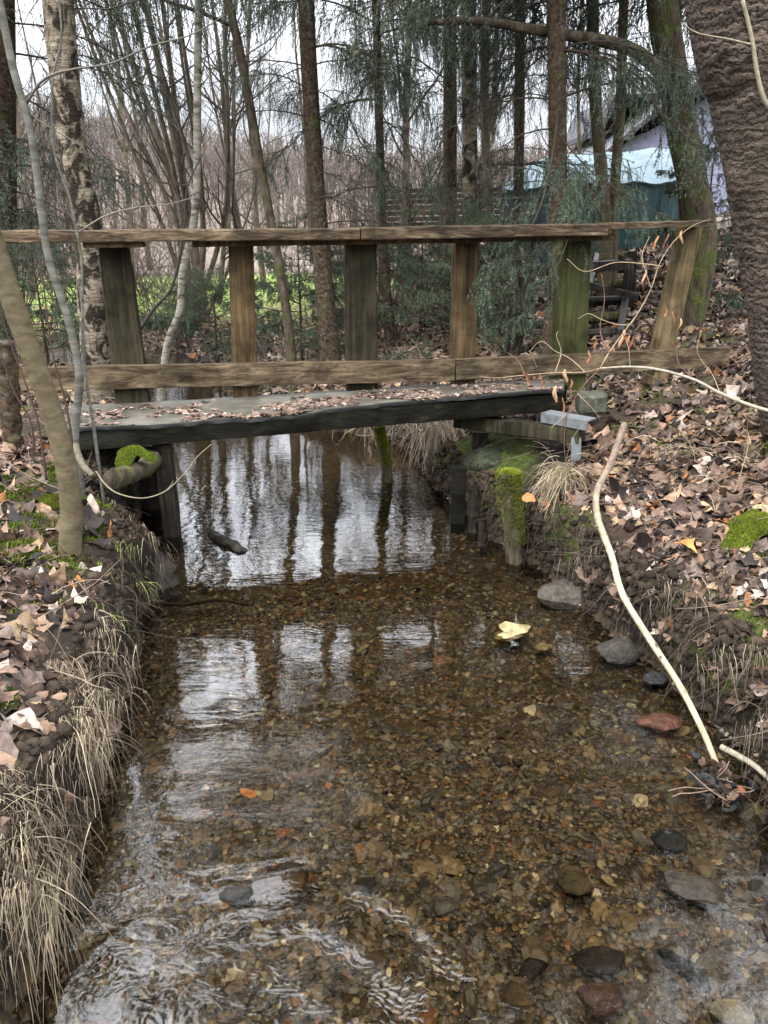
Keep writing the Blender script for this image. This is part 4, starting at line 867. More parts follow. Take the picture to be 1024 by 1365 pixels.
# ------------------------------------------------------------------ moss
def mosspatch(name, label, c, rx, ry, h, n, seed, col=(.20, .22, .015), cat='moss', ground=True):
    rg = np.random.default_rng(seed); a = rg.uniform(0, 6.28, n); r = np.sqrt(rg.uniform(0, 1, n)) * (1 + .3 * np.sin(a * 3 + seed)); x = c[0] + np.cos(a) * r * rx; y = c[1] + np.sin(a) * r * ry
    dome = h * np.clip(1 - r * r * .75, 0, 1) + .012 * fbm(x * 40, y * 40, seed)
    z = (hgt(x, y) if ground else c[2]) + dome; P = np.stack([x, y, z], -1)
    mb = MB(); l = rg.uniform(.006, .014, (n, 1)); d = unit(rg.normal(0, .5, (n, 3)) + [0, 0, 1]); w_ = unit(np.cross(d, rg.normal(size=(n, 3)))) * .0022
    v = np.stack([P - w_ - d * l * .5, P + w_ - d * l * .5, P + d * l], 1).reshape(-1, 3); cl = np.array(col) * rg.uniform(.5, 1.3, (n, 1)) * (1 + .5 * fbm(x * 25, y * 25, seed + 1))[:, None]
    mb.add(v, np.arange(3 * n).reshape(-1, 3), np.repeat(np.clip(cl, .004, 1), 3, 0))
    g_ = 22; th = np.linspace(0, 2 * np.pi, 25)[:-1]; rr2 = np.linspace(0, 1, g_); TH, RR = np.meshgrid(th, rr2); RR2 = RR * (1 + .3 * np.sin(TH * 3 + seed))
    X2 = c[0] + np.cos(TH) * RR2 * rx; Y2 = c[1] + np.sin(TH) * RR2 * ry; Z2 = (hgt(X2, Y2) if ground else c[2]) + h * np.clip(1 - RR2 ** 2 * .75, -1, 1) + .012 * fbm(X2 * 40, Y2 * 40, seed) - .006
    idx = np.arange(g_ * 24).reshape(g_, 24); nx_ = np.roll(idx, -1, 1); mb.add(np.stack([X2, Y2, Z2], -1), np.stack([idx[:-1], nx_[:-1], nx_[1:], idx[1:]], -1).reshape(-1, 4), np.array(col) * .35)
    return mb.build(name, M['moss'], label=label, cat=cat)
mosspatch('moss_cushion', 'bright yellow green moss cushion on the log end under the left end of the bridge', at(178, 616, 3.6) + [0, 0, .012], .085, .085, .06, 14000, 1, (.13, .165, .02), ground=False)
p = at(70, 640, 3.35); mosspatch('moss_cushion', 'olive moss cushion left of the sapling foot on the left bank', p, .10, .09, .05, 9000, 2, (.10, .11, .015))
p = at(1010, 668, 3.0); mosspatch('moss_cushion', 'bright moss cushion at the right edge below the cherry trunk', p, .12, .12, .085, 16000, 3, (.13, .16, .018))
mb = MB()
def mossfield(n, x0, x1, y0, y1, thr, seed, col=(.09, .12, .014)):
    rg = np.random.default_rng(seed); x = rg.uniform(x0, x1, n); y = rg.uniform(y0, y1, n); d, _ = sdist(x, y); k = (fbm(x * 1.9 + seed, y * 1.9, 600) > thr) & (d > .03); x, y = x[k], y[k]; m = len(x)
    z = hgt(x, y) + .004 + .018 * rg.uniform(0, 1, m); P = np.stack([x, y, z], -1); N_ = normals(x, y); d = unit(rg.normal(0, .4, (m, 3)) + N_); l = rg.uniform(.008, .018, (m, 1)); w_ = unit(np.cross(d, rg.normal(size=(m, 3)))) * .003
    v = np.stack([P - w_ - d * l * .5, P + w_ - d * l * .5, P + d * l], 1).reshape(-1, 3); cl = np.array(col) * rg.uniform(.4, 1.5, (m, 1)); mb.add(v, np.arange(3 * m).reshape(-1, 3), np.repeat(cl, 3, 0))
mossfield(120000, -2.3, -.9, 1.4, 4.4, -.02, 1); mossfield(60000, .9, 2.6, 1.6, 4.6, .16, 2); mossfield(30000, -4, -1.0, 5, 9, .0, 3, (.12, .17, .02)); mossfield(12000, .2, 1.5, 6.2, 9, .1, 4, (.14, .16, .02))
mb.build('moss_carpet', M['moss'], kind='stuff', label='thin green moss carpet on the soil of the banks', cat='moss')
# ------------------------------------------------------------------ dry grass
def blades(mb, rg, S, Dr, L, wd, n=7, grav=-.32, wob=.07, col=((.50, .40, .26), (.30, .22, .13)), taper=.35):
    m = len(S); P = np.zeros((m, n, 3)); P[:, 0] = S; d = unit(Dr); st = (L / (n - 1))[:, None]
    for i in range(1, n): d = d + rg.normal(0, wob, (m, 3)); d[:, 2] += grav; d = unit(d); P[:, i] = P[:, i - 1] + d * st
    P[..., 2] = np.maximum(P[..., 2], .004)
    T = unit(np.gradient(P, axis=1)); W = unit(np.cross(T, rg.normal(size=(m, 1, 3)))) * (np.asarray(wd)[:, None, None] * np.linspace(1, taper, n)[None, :, None]) / 2
    v = np.stack([P - W, P + W], 2).reshape(-1, 3); b = (np.arange(m)[:, None] * n + np.arange(n - 1)[None]) * 2; f = np.stack([b, b + 1, b + 3, b + 2], -1).reshape(-1, 4)
    t = rg.uniform(0, 1, (m, 1)); c = (np.array(col[0]) * t + np.array(col[1]) * (1 - t)) * rg.uniform(.6, 1.2, (m, 1)); mb.add(v, f, np.repeat(c, 2 * n, 0)); return P
def edge_tufts(mb, rg, side, y0, y1, cnt, L0, L1, dd=(.0, .22), out=1.0, up=.7, fwd=-.2, wd=(.002, .0045), cl=6, **k):
    segs = k.pop('n', 7); n = cnt; nc = max(1, n // 40); cy_ = rg.uniform(y0, y1, nc); ci = rg.integers(0, nc, n); y = cy_[ci] + rg.normal(0, .05, n); dlt = rg.uniform(*dd, nc)[ci] + rg.normal(0, .025, n)
    x = (xl(y) - .02 - dlt) if side < 0 else (xr(y) + .02 + dlt); z = hgt(x, y)
    S = np.stack([x, y, z], -1); sg = -side; Dr = np.stack([sg * out * rg.uniform(.2, 1.2, n), fwd + rg.normal(0, .35, n), up * rg.uniform(.3, 1.2, n)], -1); return blades(mb, rg, S, Dr, rg.uniform(L0, L1, n), rg.uniform(*wd, n), n=segs, **k)
rg = np.random.default_rng(44); mb = MB()
GC = ((.36, .285, .19), (.095, .07, .045))
def hang(side, y0, y1, cnt, L0, L1, dd, wd=(.0010, .0032), col=GC, up=(-1.1, .15), out=.14, fwd=-.35, nseg=9):
    nc = max(2, cnt // 26); yc = rg.uniform(y0, y1, nc); dc = rg.uniform(*dd, nc); az = rg.normal(0, .45, nc); ci = rg.integers(0, nc, cnt)
    y = yc[ci] + rg.normal(0, .03, cnt); dl = np.maximum(dc[ci] + rg.normal(0, .03, cnt), -.02); x = (xl(y) - .0 - dl) if side < 0 else (xr(y) + dl)
    z = np.maximum(hgt(np.where(side < 0, x - .08, x + .08), y), hgt(x, y)) - .01; x = x + np.where(side < 0, .05, -.05) * np.exp(-dl / .1)
    Dr = np.stack([-side * out + rg.normal(0, .17, cnt), fwd + az[ci] + rg.normal(0, .25, cnt), rg.uniform(*up, cnt)], -1)
    g_ = rg.uniform(.05, .45, cnt); L = rg.uniform(L0, L1, cnt) * rg.uniform(.5, 1, nc)[ci]
    for lo, hi in ((.05, .18), (.18, .31), (.31, .46)):
        k = (g_ >= lo) & (g_ < hi); blades(mb, rg, np.stack([x, y, z], -1)[k], Dr[k], L[k], rg.uniform(*wd, k.sum()), n=nseg, grav=-(lo + hi) / 2 - .08, wob=.05 + .12 * (lo > .2), col=col, taper=.3)
hang(-1, 1.2, 2.25, 2100, .10, .40, (.0, .16), out=.08)
hang(-1, 1.2, 2.2, 1300, .10, .28, (.08, .6), up=(-.4, .08), out=.3)
hang(-1, 2.25, 2.8, 260, .08, .28, (.0, .14)); hang(-1, 2.8, 3.6, 120, .05, .2, (.0, .10))
hang(-1, 2.6, 3.5, 150, .06, .2, (.0, .1), col=((.15, .19, .04), (.3, .3, .12)))
mb.build('dry_grass', M['grass'], kind='stuff', label='pale dead grass hanging over the left bank', cat='grass')
mb = MB(); GC2 = ((.30, .25, .18), (.09, .07, .05))
hang(1, 1.7, 2.5, 230, .10, .30, (.0, .12), col=GC2, out=.08); hang(1, 2.5, 3.7, 90, .06, .2, (.0, .1), col=GC2, out=.08); hang(1, 1.6, 2.8, 160, .1, .3, (.1, .5), up=(0, .5))
c = at(752, 632, 3.95); n = 260; S = c + rg.normal(0, .035, (n, 3)); blades(mb, rg, S, np.stack([rg.normal(-.25, .4, n), rg.normal(-.4, .3, n), rg.uniform(-.2, .7, n)], -1), rg.uniform(.12, .34, n), rg.uniform(.002, .004, n), col=((.45, .37, .24), (.2, .15, .09)))
c = at(588, 560, 5.5); n = 520; S = c + rg.normal(0, .07, (n, 3)) * [1.3, 1, .5]; blades(mb, rg, S, np.stack([rg.normal(0, .3, n), rg.normal(-.4, .3, n), rg.uniform(-.4, .5, n)], -1), rg.uniform(.25, .5, n), rg.uniform(.003, .006, n), col=((.42, .34, .25), (.18, .13, .09)))
c = at(545, 560, 6.2); n = 240; S = c + rg.normal(0, .1, (n, 3)) * [2, 1, .3]; blades(mb, rg, S, np.stack([rg.normal(0, .4, n), rg.normal(-.4, .3, n), rg.uniform(-.4, .5, n)], -1), rg.uniform(.15, .35, n), rg.uniform(.003, .005, n), col=((.35, .28, .2), (.14, .10, .07)))
n = 300; x = rg.uniform(1.4, 2.3, n); y = rg.uniform(3.2, 4.2, n); S = np.stack([x, y, hgt(x, y)], -1); blades(mb, rg, S, np.stack([rg.normal(0, .6, n), rg.normal(-.2, .5, n), rg.uniform(.3, 1, n)], -1), rg.uniform(.1, .28, n), rg.uniform(.002, .004, n))
mb.build('dry_grass', M['grass'], kind='stuff', label='dead grass and rootlets hanging from the right bank', cat='grass')
# far bank undergrowth
mb = MB(); n = 9000; x = rg.uniform(-5, 1.2, n); y = rg.uniform(5.8, 13, n); d, il = sdist(x, y); k = d > .02; x, y = x[k], y[k]; n = len(x); S = np.stack([x, y, hgt(x, y)], -1)
blades(mb, rg, S, np.stack([rg.normal(0, .6, n), rg.normal(0, .6, n), rg.uniform(.3, 1.2, n)], -1), rg.uniform(.12, .38, n), rg.uniform(.003, .006, n), grav=-.22, col=((.40, .31, .22), (.16, .11, .08)))
n = 7000; x = rg.uniform(-9, .5, n); y = rg.uniform(11.5, 20, n); S = np.stack([x, y, hgt(x, y)], -1); blades(mb, rg, S, np.stack([rg.normal(0, .5, n), rg.normal(0, .5, n), rg.uniform(.4, 1.2, n)], -1), rg.uniform(.12, .3, n), rg.uniform(.006, .012, n), grav=-.2, col=((.26, .36, .07), (.14, .27, .04)))
mb.build('undergrowth', M['grass'], kind='stuff', label='pale matted grass beyond the bridge', cat='grass')
# crumbling lumps of earth on the eroded faces
mb = MB(); n = 7000; sd = rg.uniform(size=n) < .42; y = np.where(sd, rg.uniform(1.1, 4.6, n), rg.uniform(1.4, 6.2, n)); o_ = rg.uniform(-.03, .17, n); x = np.where(sd, xl(y) - o_, xr(y) + o_)
z = hgt(x, y); x = x + np.where(sd, 1, -1) * np.clip((z - .1) / .2, 0, 1) * .05; s_ = .008 + .045 * rg.uniform(0, 1, n) ** 2.5; bv = vv[None] * (1 + rg.normal(0, .25, (n, len(vv), 1))) * (s_[:, None, None] * np.array([1, 1, .7]) * .6)
P = bv + np.stack([x, y, z + s_ * .1], -1)[:, None]; c = rg.uniform(.5, 1.6, (n, 1)) * np.array([.036, .026, .018]); mb.add(P.reshape(-1, 3), (np.arange(n)[:, None, None] * len(vv) + ff[None]).reshape(-1, 3), np.repeat(c, len(vv), 0))
mb.build('loose_earth', M['ground'], kind='stuff', label='dark crumbling earth on the undercut bank faces', cat='earth')
# roots and rootlets on the eroded faces, loose twigs on the leaves
mb = MB(); n = 650; sd = rg.uniform(size=n) < .35; y = np.where(sd, rg.uniform(1.4, 4, n), rg.uniform(1.8, 4.6, n)); x = np.where(sd, xl(y) - rg.uniform(.0, .08, n), xr(y) + rg.uniform(.0, .1, n)); z = rg.uniform(.12, .36, n)
S = np.stack([x, y, z], -1); P = grow(rg, S, np.stack([np.where(sd, 1, -1) * rg.uniform(.1, .7, n), rg.normal(0, .6, n), rg.uniform(-1, .2, n)], -1), rg.uniform(.1, .35, n), 8, .22, -.25); P[..., 2] = np.maximum(P[..., 2], .0)
R = np.linspace(1, .4, 8)[None] * rg.uniform(.001, .0035, (n, 1)); v, f = tubes(P, R, 4); c = rg.uniform(.3, 1.1, (n, 1)) * np.array([.065, .046, .032]); mb.add(v, f, np.repeat(c, 32, 0))
n = 700; sd = rg.uniform(size=n) < .35; y = rg.uniform(1.5, 5.5, n); x = np.where(sd, xl(y) - rg.uniform(.1, 1.1, n), xr(y) + rg.uniform(.1, 1.6, n)); S = np.stack([x, y, hgt(x, y) + rg.uniform(.01, .04, n)], -1)
P = grow(rg, S, np.stack([rg.normal(0, 1, n), rg.normal(0, 1, n), rg.normal(0, .12, n)], -1), rg.uniform(.1, .45, n), 6, .12, 0); R = np.linspace(1, .4, 6)[None] * rg.uniform(.0012, .004, (n, 1)); v, f = tubes(P, R, 4)
c = rg.uniform(.4, 1.4, (n, 1)) * np.array([.15, .11, .08]); mb.add(v, f, np.repeat(c, 24, 0)); mb.build('twigs_and_roots', M['twig'], kind='stuff', label='rootlets and fallen twigs on the banks', cat='twigs')
# ------------------------------------------------------------------ stakes, sticks, driftwood
def stake(label, pxt, pyt, pxb, pyb, r, Yv, seed, moss=True, mat=None, k=14, mcol=(.15, .17, .018), name='wooden_stake'):
    T = at(pxt, pyt, Yv); B = at(pxb, pyb, Yv); B2 = B + unit(B - T) * .15
    root = thing(name, label, 'stake', B); mb = MB(); P, R = limb(mb, [B2, B, (B + T) / 2 + [.006, 0, 0], T], 0, 0, 30, k, .12 if moss else .26, seed, rpts=[r * .75, r * .8, r * .95, r * .9]); mb.build('stem', mat or M['wood_dark'], root)
    if moss:
        rg = np.random.default_rng(seed); n = 9000; t = 1 - rg.uniform(0, 1, n) ** 1.7 * .75; a = rg.normal(-.6, 1.1, n); top = rg.uniform(size=n) < .3; ax = unit(T - B)
        c = B + (T - B) * t[:, None]; o = np.stack([np.cos(a), np.sin(a), 0 * a], -1); rad = r * (1.0 + .18 * rg.uniform(size=n)); rad = np.where(top, rad * np.sqrt(rg.uniform(size=n)), rad)
        c = np.where(top[:, None], T + ax * (.012 + .008 * np.sqrt(np.maximum(0, 1 - (rad / r / 1.1) ** 2)))[:, None], c); Pp = c + o * rad[:, None]
        d = unit(o * .8 + rg.normal(0, .4, (n, 3)) + [0, 0, .6]); l = rg.uniform(.005, .011, (n, 1)); w_ = unit(np.cross(d, rg.normal(size=(n, 3)))) * .0018
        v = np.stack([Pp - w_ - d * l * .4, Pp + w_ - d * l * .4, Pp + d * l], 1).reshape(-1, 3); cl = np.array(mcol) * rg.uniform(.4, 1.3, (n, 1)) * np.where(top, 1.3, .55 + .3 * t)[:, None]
        mb = MB(); mb.add(v, np.arange(3 * n).reshape(-1, 3), np.repeat(cl, 3, 0)); mb.build('moss', M['moss'], root)
    return root
stake('thick moss capped stake standing at the right waterline', 677, 632, 686, 752, .058, 3.78, 1, mat=M['brown_bark'])
stake('slim moss capped stake in the water beyond the bridge', 505, 570, 518, 636, .036, 5.1, 2, mat=M['brown_bark'], mcol=(.26, .31, .03))
mb = MB(); T = at(612, 622, 4.35); board(mb, T, [T[0], T[1], -.12], [.042, 0, 0], [0, .035, 0], 10, .003, .1, 71); mb.build('wooden_stake', M['wood_beam'], label='squared brown stake stub under the right end of the bridge', cat='stake')
stake('rotten black stake beside the squared stub under the bridge', 630, 650, 631, 706, .038, 4.2, 4, False)
stake('short dark stake in front of the mossy grey boulder', 642, 692, 643, 722, .025, 4.0, 5, False)
stake('rotten reddish brown stump at the left edge by the kick board', 4, 455, 16, 585, .06, 3.9, 6, False, M['spruce_bark'], name='rotten_stump')
def stick(name, label, cat, pts, Ys, r0, r1, col, n=60, k=9, seed=0, mat=None, rough=.06, onz=None, extra=None):
    if onz is not None: P = [atz(p[0], p[1], z) for p, z in zip(pts, onz)]
    else: P = pathpx(pts, Ys)
    mb = MB(); limb(mb, P, r0, r1, n, k, rough, seed, col)
    for e in (extra or []): limb(mb, pathpx(e[0], e[1]), e[2], e[3], 14, 5, .05, seed, e[4] if len(e) > 4 else col)
    return mb.build(name, mat or M['twig'], label=label, cat=cat)
mb = MB(); pp = [(832, 566, .70), (822, 596, .64), (812, 622, .60), (796, 655, .52), (797, 690, .46), (815, 740, .43), (830, 792, .40), (868, 855, .30), (905, 912, .19), (935, 970, .09), (957, 1022, .0), (966, 1036, -.03)]
P = spline([atz(a, b, c) for a, b, c in pp], 110); t = np.linspace(0, 1, 110); R = np.interp(t, [0, .1, .3, .6, 1], [.018, .0185, .0155, .013, .010]) * (1 + .06 * fbm(t * 40, t * 0, 3))
for kn in (.12, .27, .38, .47, .58, .68, .78, .86): R = R * (1 + .22 * np.exp(-((t - kn) / .006) ** 2))
v, f = tubes(P[None], R[None], 12); tt = np.repeat(t, 12); c = lerp3(np.broadcast_to(V3(.17, .12, .09), (len(tt), 3)), np.broadcast_to(V3(.35, .295, .195), (len(tt), 3)), (tt - .2) * 3)
kn = sum(np.exp(-((tt - q) / .004) ** 2) for q in (.27, .38, .47, .58, .68, .78, .86)); th = np.tile(np.arange(12), 110); c = lerp3(c, np.broadcast_to(V3(.04, .03, .02), c.shape), kn * (np.sin(th * 1.7 + tt * 60) > .2))
c = c * (1 + .5 * fbm(tt * 55, th * .8, 17, 4))[:, None]; mb.add(v, f, c)
rgb_ = np.random.default_rng(4)
for q_ in (.16, .31, .44, .55, .66, .8):
    i_ = int(q_ * 109); dd_ = unit(rgb_.normal(0, 1, 3) * [1, 1, .3] + [0, -.3, .7]); limb(mb, [P[i_], P[i_] + dd_ * (R[i_] + rgb_.uniform(.006, .03))], .006, .0035, 4, 6, .1, 3, (.16, .12, .08))
mb.build('peeled_branch', M['twig'], label='long pale peeled branch sliding down the right bank into the water', cat='branch')
stick('broken_stick', 'short pale stick poking out of the water at the right edge', 'stick', [(962, 996), (985, 1008), (1005, 1020), (1030, 1042)], 0, .011, .009, (.28, .24, .18), onz=[.03, .05, .06, .07])
# debris at the branch's wet end
mb = MB(); rg = np.random.default_rng(9); c = atz(962, 1045, .01); n = 46; pos = c + rg.normal(0, 1, (n, 3)) * [.045, .07, .012]; scatter_leaves(mb, rg, pos, np.tile([0, 0, 1.], (n, 1)), rg.uniform(.03, .07, n), [(.03, .02, .015), (.10, .06, .04), (.02, .02, .02), (.2, .07, .03)], [4, 2, 3, 1], 1.5, .7)
S = np.tile(c, (18, 1)) + rg.normal(0, .03, (18, 3)) * [1, 1, .2]; P = grow(rg, S, rg.normal(0, 1, (18, 3)) * [1, 1, .2], rg.uniform(.06, .2, 18), 6, .15, -.02); P[..., 2] = np.maximum(P[..., 2], -.02); v, f = tubes(P, np.full((18, 6), .0025), 4); mb.add(v, f, (.16, .11, .08))
mb.build('leaf_jam', M['leaf'], label='clot of wet black leaves and twigs caught on the end of the peeled branch', cat='debris', kind=None)
# hanging cherry branch with curled leaves
base = [(1040, 552), (1000, 540), (960, 524), (925, 506), (880, 493), (840, 489), (800, 491)]
hb = thing('hanging_branch', 'pale bare branch with curled dead leaves reaching left in front of the bridge end', 'branch', at(1040, 552, 3.3))
mb = MB(); P, R = limb(mb, pathpx(base, [3.3, 3.35, 3.4, 3.45, 3.5, 3.55, 3.6]), .0085, .005, 40, 7, .05, 3, (.27, .235, .175))
tw = [[(800, 491), (786, 505), (770, 525), (756, 552), (748, 570)], [(800, 491), (780, 496), (740, 497), (700, 500), (660, 504), (640, 502)], [(800, 491), (812, 470), (830, 445), (850, 418), (868, 385), (880, 350), (900, 320), (925, 300), (948, 292)],
      [(812, 470), (800, 440), (806, 400), (802, 365)], [(780, 496), (760, 478), (740, 468), (722, 455), (706, 468)], [(740, 497), (748, 470), (742, 448), (744, 442)], [(700, 500), (690, 480), (676, 470)], [(850, 418), (840, 432), (820, 432), (800, 425), (785, 418), (770, 425)],
      [(868, 385), (860, 360), (856, 340), (866, 315)], [(830, 445), (848, 462), (870, 470), (880, 466)], [(756, 552), (735, 570)], [(770, 525), (790, 545), (800, 560)], [(925, 506), (905, 485), (900, 462), (880, 440)], [(840, 489), (838, 465), (832, 446)], [(960, 524), (950, 500), (930, 470), (935, 440)],
      [(756, 552), (752, 590), (756, 630)], [(882, 355), (860, 352), (820, 350), (780, 362), (756, 345)], [(706, 468), (716, 490)], [(840, 489), (850, 510), (858, 540)]]
rr_ = np.random.default_rng(8)
for i, q in enumerate(tw):
    Yv = 3.6 + rr_.uniform(-.05, .1); limb(mb, pathpx(q, [3.6] + [Yv + .02 * j for j in range(1, len(q))]), .0034 if i < 3 else .0024, .0012, 22, 4, .0, i, (.30, .22, .14) if i % 3 else (.16, .09, .06))
mb.build('twig', M['twig'], hb)
for i, (px, py) in enumerate([(784, 470), (830, 440), (786, 555 - 80), (840, 508 - 60), (755, 493), (722, 500), (762, 505), (861, 358), (888, 312), (878, 315), (910, 308), (898, 415), (888, 405), (906, 425), (842, 450), (795, 452), (742, 515), (704, 496), (752, 530)]):
    c = at(px, py, 3.62); mb = MB(); rgq = np.random.default_rng(700 + i); L = rgq.uniform(.045, .085); w_ = rgq.uniform(.008, .014); nn = 9; t = np.linspace(0, 1, nn); ang = rgq.uniform(0, 6.28)
    rows_ = []
    for tt_ in t:
        wd_ = w_ * math.sin(math.pi * min(.97, tt_ * .9 + .08)) ** .7; cu = rgq.uniform(2.2, 3.2)
        for s_ in np.linspace(-1, 1, 5):
            a_ = s_ * cu / 2 + ang; rows_.append([c[0] + math.cos(a_) * wd_ * .8 + .008 * math.sin(tt_ * 4 + i), c[1] + math.sin(a_) * wd_ * .8, c[2] - tt_ * L + .3 * w_ * math.cos(s_ * 2)])
    idx = np.arange(nn * 5).reshape(nn, 5); cb = np.array([(.28, .12, .055), (.40, .24, .14), (.22, .09, .05)][i % 3]); mb.add(rows_, np.stack([idx[:-1, :-1], idx[:-1, 1:], idx[1:, 1:], idx[1:, :-1]], -1).reshape(-1, 4), cb); mb.build('curled_leaf', M['leaf'], hb)
# left bank bits
for lab_, q_ in (('thin dark red shoot left of the sapling, leaning across the kick board', [(62, 640), (50, 560), (30, 500), (8, 440), (-10, 380)]), ('slender brown whip between the sapling and the grey stem', [(84, 650), (96, 600), (88, 540), (70, 470), (58, 380), (48, 300)]), ('thin dark shoot crossing behind the sapling foot', [(46, 600), (40, 560), (18, 520), (0, 470)])):
    stick('shoot', lab_, 'shoot', q_, [3.3] * len(q_), .006, .002, (.06, .035, .028), 40, 5)
stick('arched_twig', 'thin pale twig arching from the left bank over the water below the bridge', 'twig', [(128, 628), (140, 645), (158, 658), (190, 664), (220, 655), (245, 632), (262, 610), (282, 592)], [3.3, 3.28, 3.26, 3.25, 3.25, 3.25, 3.25, 3.25], .0035, .0018, (.20, .17, .11), extra=[([(222, 654), (229, 645), (231, 640)], 3.25, .002, .0012)])
stick('mossy_root', 'curved pale root between the grey stem and the moss cushion', 'root', [(100, 590), (104, 606), (112, 622), (124, 634)], [3.5, 3.45, 3.4, 3.35], .018, .014, (.12, .10, .07))
stick('black_branch', 'dark forked branch rising behind the second bay between the cracked post and the thin birch', 'branch', [(186, 440), (205, 412), (228, 385), (240, 340), (246, 300), (250, 250), (270, 205)], [5.8] * 7, .014, .004, (.03, .025, .022), extra=[([(205, 412), (218, 400), (238, 398), (243, 380)], 5.8, .006, .002), ([(200, 418), (195, 395), (184, 375)], 5.8, .005, .002)])
p = at(186, 636, 3.55); mb = MB(); limb(mb, [at(150, 640, 3.35), at(176, 630, 3.55), at(196, 622, 3.8), at(206, 606, 4.2)], .05, .045, 30, 16, .2, 14); mb.build('log', M['brown_bark'], label='short rotten log laid under the left end of the bridge, carrying the brightest moss', cat='log')
A, B = at(156, 690, 3.62), at(222, 742, 3.5); A[2] = .24; B[2] = .02
mb = MB(); board(mb, A, B, [.02, .06, .05], [.006, -.004, .01], 12, .003, .1, 62); mb.build('sunken_plank', M['wood_dark'], label='old wet plank slanting from the left bank into the water', cat='plank')
stick('driftwood', 'black piece of driftwood lying in the bright reflection under the bridge', 'driftwood', [(278, 711), (284, 714), (296, 720), (312, 728), (322, 734), (327, 739)], 0, .03, .03, (.03, .022, .017), 24, 12, 3, M['wood_dark'], .3, [-.03, .0, .008, .008, .0, -.03])
stick('sunken_stick', 'dark stick resting on the bed left of mid stream below the reflection', 'stick', [(196, 800), (240, 806), (290, 800), (330, 806)], 0, .012, .006, (.04, .03, .02), onz=[.0, -.02, -.03, -.04])
# single leaves worth naming
def oneleaf(label, px, py, z, size, col, seed, up=(0, 0, 1), curl=1.2):
    rg = np.random.default_rng(seed); c = atz(px, py, z) if z is not None else None
    if c is None:
        c = at(px, py, 3.0)
        for _ in range(30): c = atz(px, py, float(hgt(c[0], c[1])) + .035)
    mb = MB(); scatter_leaves(mb, rg, c[None], np.array([up], float), np.array([size]), [col], [1], curl, .15); mb.build('dead_leaf', M['leaf'], smooth=True, label=label, cat='leaf')
oneleaf('orange leaf lying among brown ones on the right bank', 912, 722, None, .09, (.50, .20, .06), 1)
oneleaf('orange brown leaf stuck beside the mossy stake', 705, 664, None, .07, (.36, .14, .05), 2, (-.2, -.5, .8), .5)
oneleaf('large rust coloured oak leaf at the right edge of the bank', 1005, 840, None, .16, (.33, .17, .10), 3)
oneleaf('broad pinkish brown leaf below the rust coloured oak leaf', 968, 850, None, .14, (.36, .23, .17), 4)
oneleaf('orange leaf sunk in the water inside the left reflection', 332, 1058, -.015, .07, (.45, .18, .05), 5)
oneleaf('small bright orange leaf on the bed right of the white reflections', 438, 1047, -.02, .03, (.60, .24, .04), 6)
oneleaf('purple brown leaf hanging at the waterline of the left bank', 148, 968, .05, .09, (.12, .07, .07), 7)
oneleaf('cream leaf on the left bank right of the sapling foot', 118, 762, None, .10, (.50, .40, .30), 8)
oneleaf('pale beige leaf curled on the moss behind the hanging grass, left', 98, 805, None, .10, (.40, .29, .2), 9)
# ------------------------------------------------------------------ steps up the slope
st_ = thing('wooden_steps', 'rotten wooden steps with log treads climbing the leafy slope behind the moss green post', 'steps', at(790, 455, 7.0))
for i, (x0, x1, y, Yv) in enumerate([(770, 822, 446, 7.0), (772, 828, 424, 7.5), (774, 832, 402, 8.0), (778, 836, 380, 8.6), (782, 838, 360, 9.2), (790, 840, 343, 9.9)]):
    mb = MB(); limb(mb, [at(x0, y, Yv), at((x0 + x1) / 2, y - 1, Yv), at(x1, y - 2, Yv)], .045, .05, 12, 9, .12, i); mb.build('tread', M['mossy_bark'] if i % 2 else M['wood_dark'], st_)
for (a, b, Ya, Yb) in (((768, 452), (796, 345), 6.9, 9.8), ((826, 450), (842, 342), 6.9, 9.8)):
    mb = MB(); board(mb, at(*a, Ya), at(*b, Yb), [.03, 0, 0], [0, .0, .07], 14, .004, .1, 63); mb.build('stringer', M['wood_dark'], st_)
fb = thing('collapsed_handrail', 'dark broken handrail with two posts and crossbars left of the reddish spruce trunk', 'railing', at(690, 460, 6.9))
for k_, (a, b, Yv, w_) in enumerate([((702, 368), (682, 462), 6.9, .07), ((842, 335), (836, 420), 8.2, .05)]):
    mb = MB(); board(mb, at(*a, Yv), at(*b, Yv) - [0, 0, .1], [w_, 0, 0], [0, .05, 0], 10, .006, .12, 64 + k_); mb.build('post', M['wood_dark'], fb)
for k_, (a, b, Ya, Yb, h_) in enumerate([((700, 362), (838, 352), 6.95, 7.9, .045), ((690, 432), (735, 436), 6.9, 7.1, .025), ((745, 372), (850, 395), 7.2, 8, .03)]):
    mb = MB(); board(mb, at(*a, Ya), at(*b, Yb), [0, 0, h_], [0, .03, 0], 14, .005, .12, 67 + k_); mb.build('crossbar', M['wood_dark'], fb)
# ------------------------------------------------------------------ fence, tarpaulin shelter, house
fn = thing('slatted_fence', 'low brown slatted fence far behind the spruces in the centre', 'fence', at(600, 300, 14))
for i in range(7):
    mb = MB(); y = 252 + i * 7.5; board(mb, at(505, y + 3, 14.5), at(690, y, 13.5), [0, 0, .035], [0, .012, 0], 10, .004, .1, i); mb.build('slat', M['wood_rail'], fn)
for px in (508, 545, 590, 640, 684):
    p = at(px, 245, 14.2); mb = MB(); board(mb, p, [p[0], p[1], float(hgt(p[0], p[1])) - .1], [.05, 0, 0], [0, .05, 0], 6, .003, .1, px); mb.build('post', M['wood_post'], fn)
s = NT('teal_tarpaulin'); n = s.noise(s.coords((1, 1, 1)), 3, 4); M['tarp'] = s.finish(s.ramp(n, [(.3, (.09, .135, .15)), (.7, (.150, .195, .215))]), .7, s.noise(s.coords((4, 1, 1)), 3, 5), .6, .05, .15)
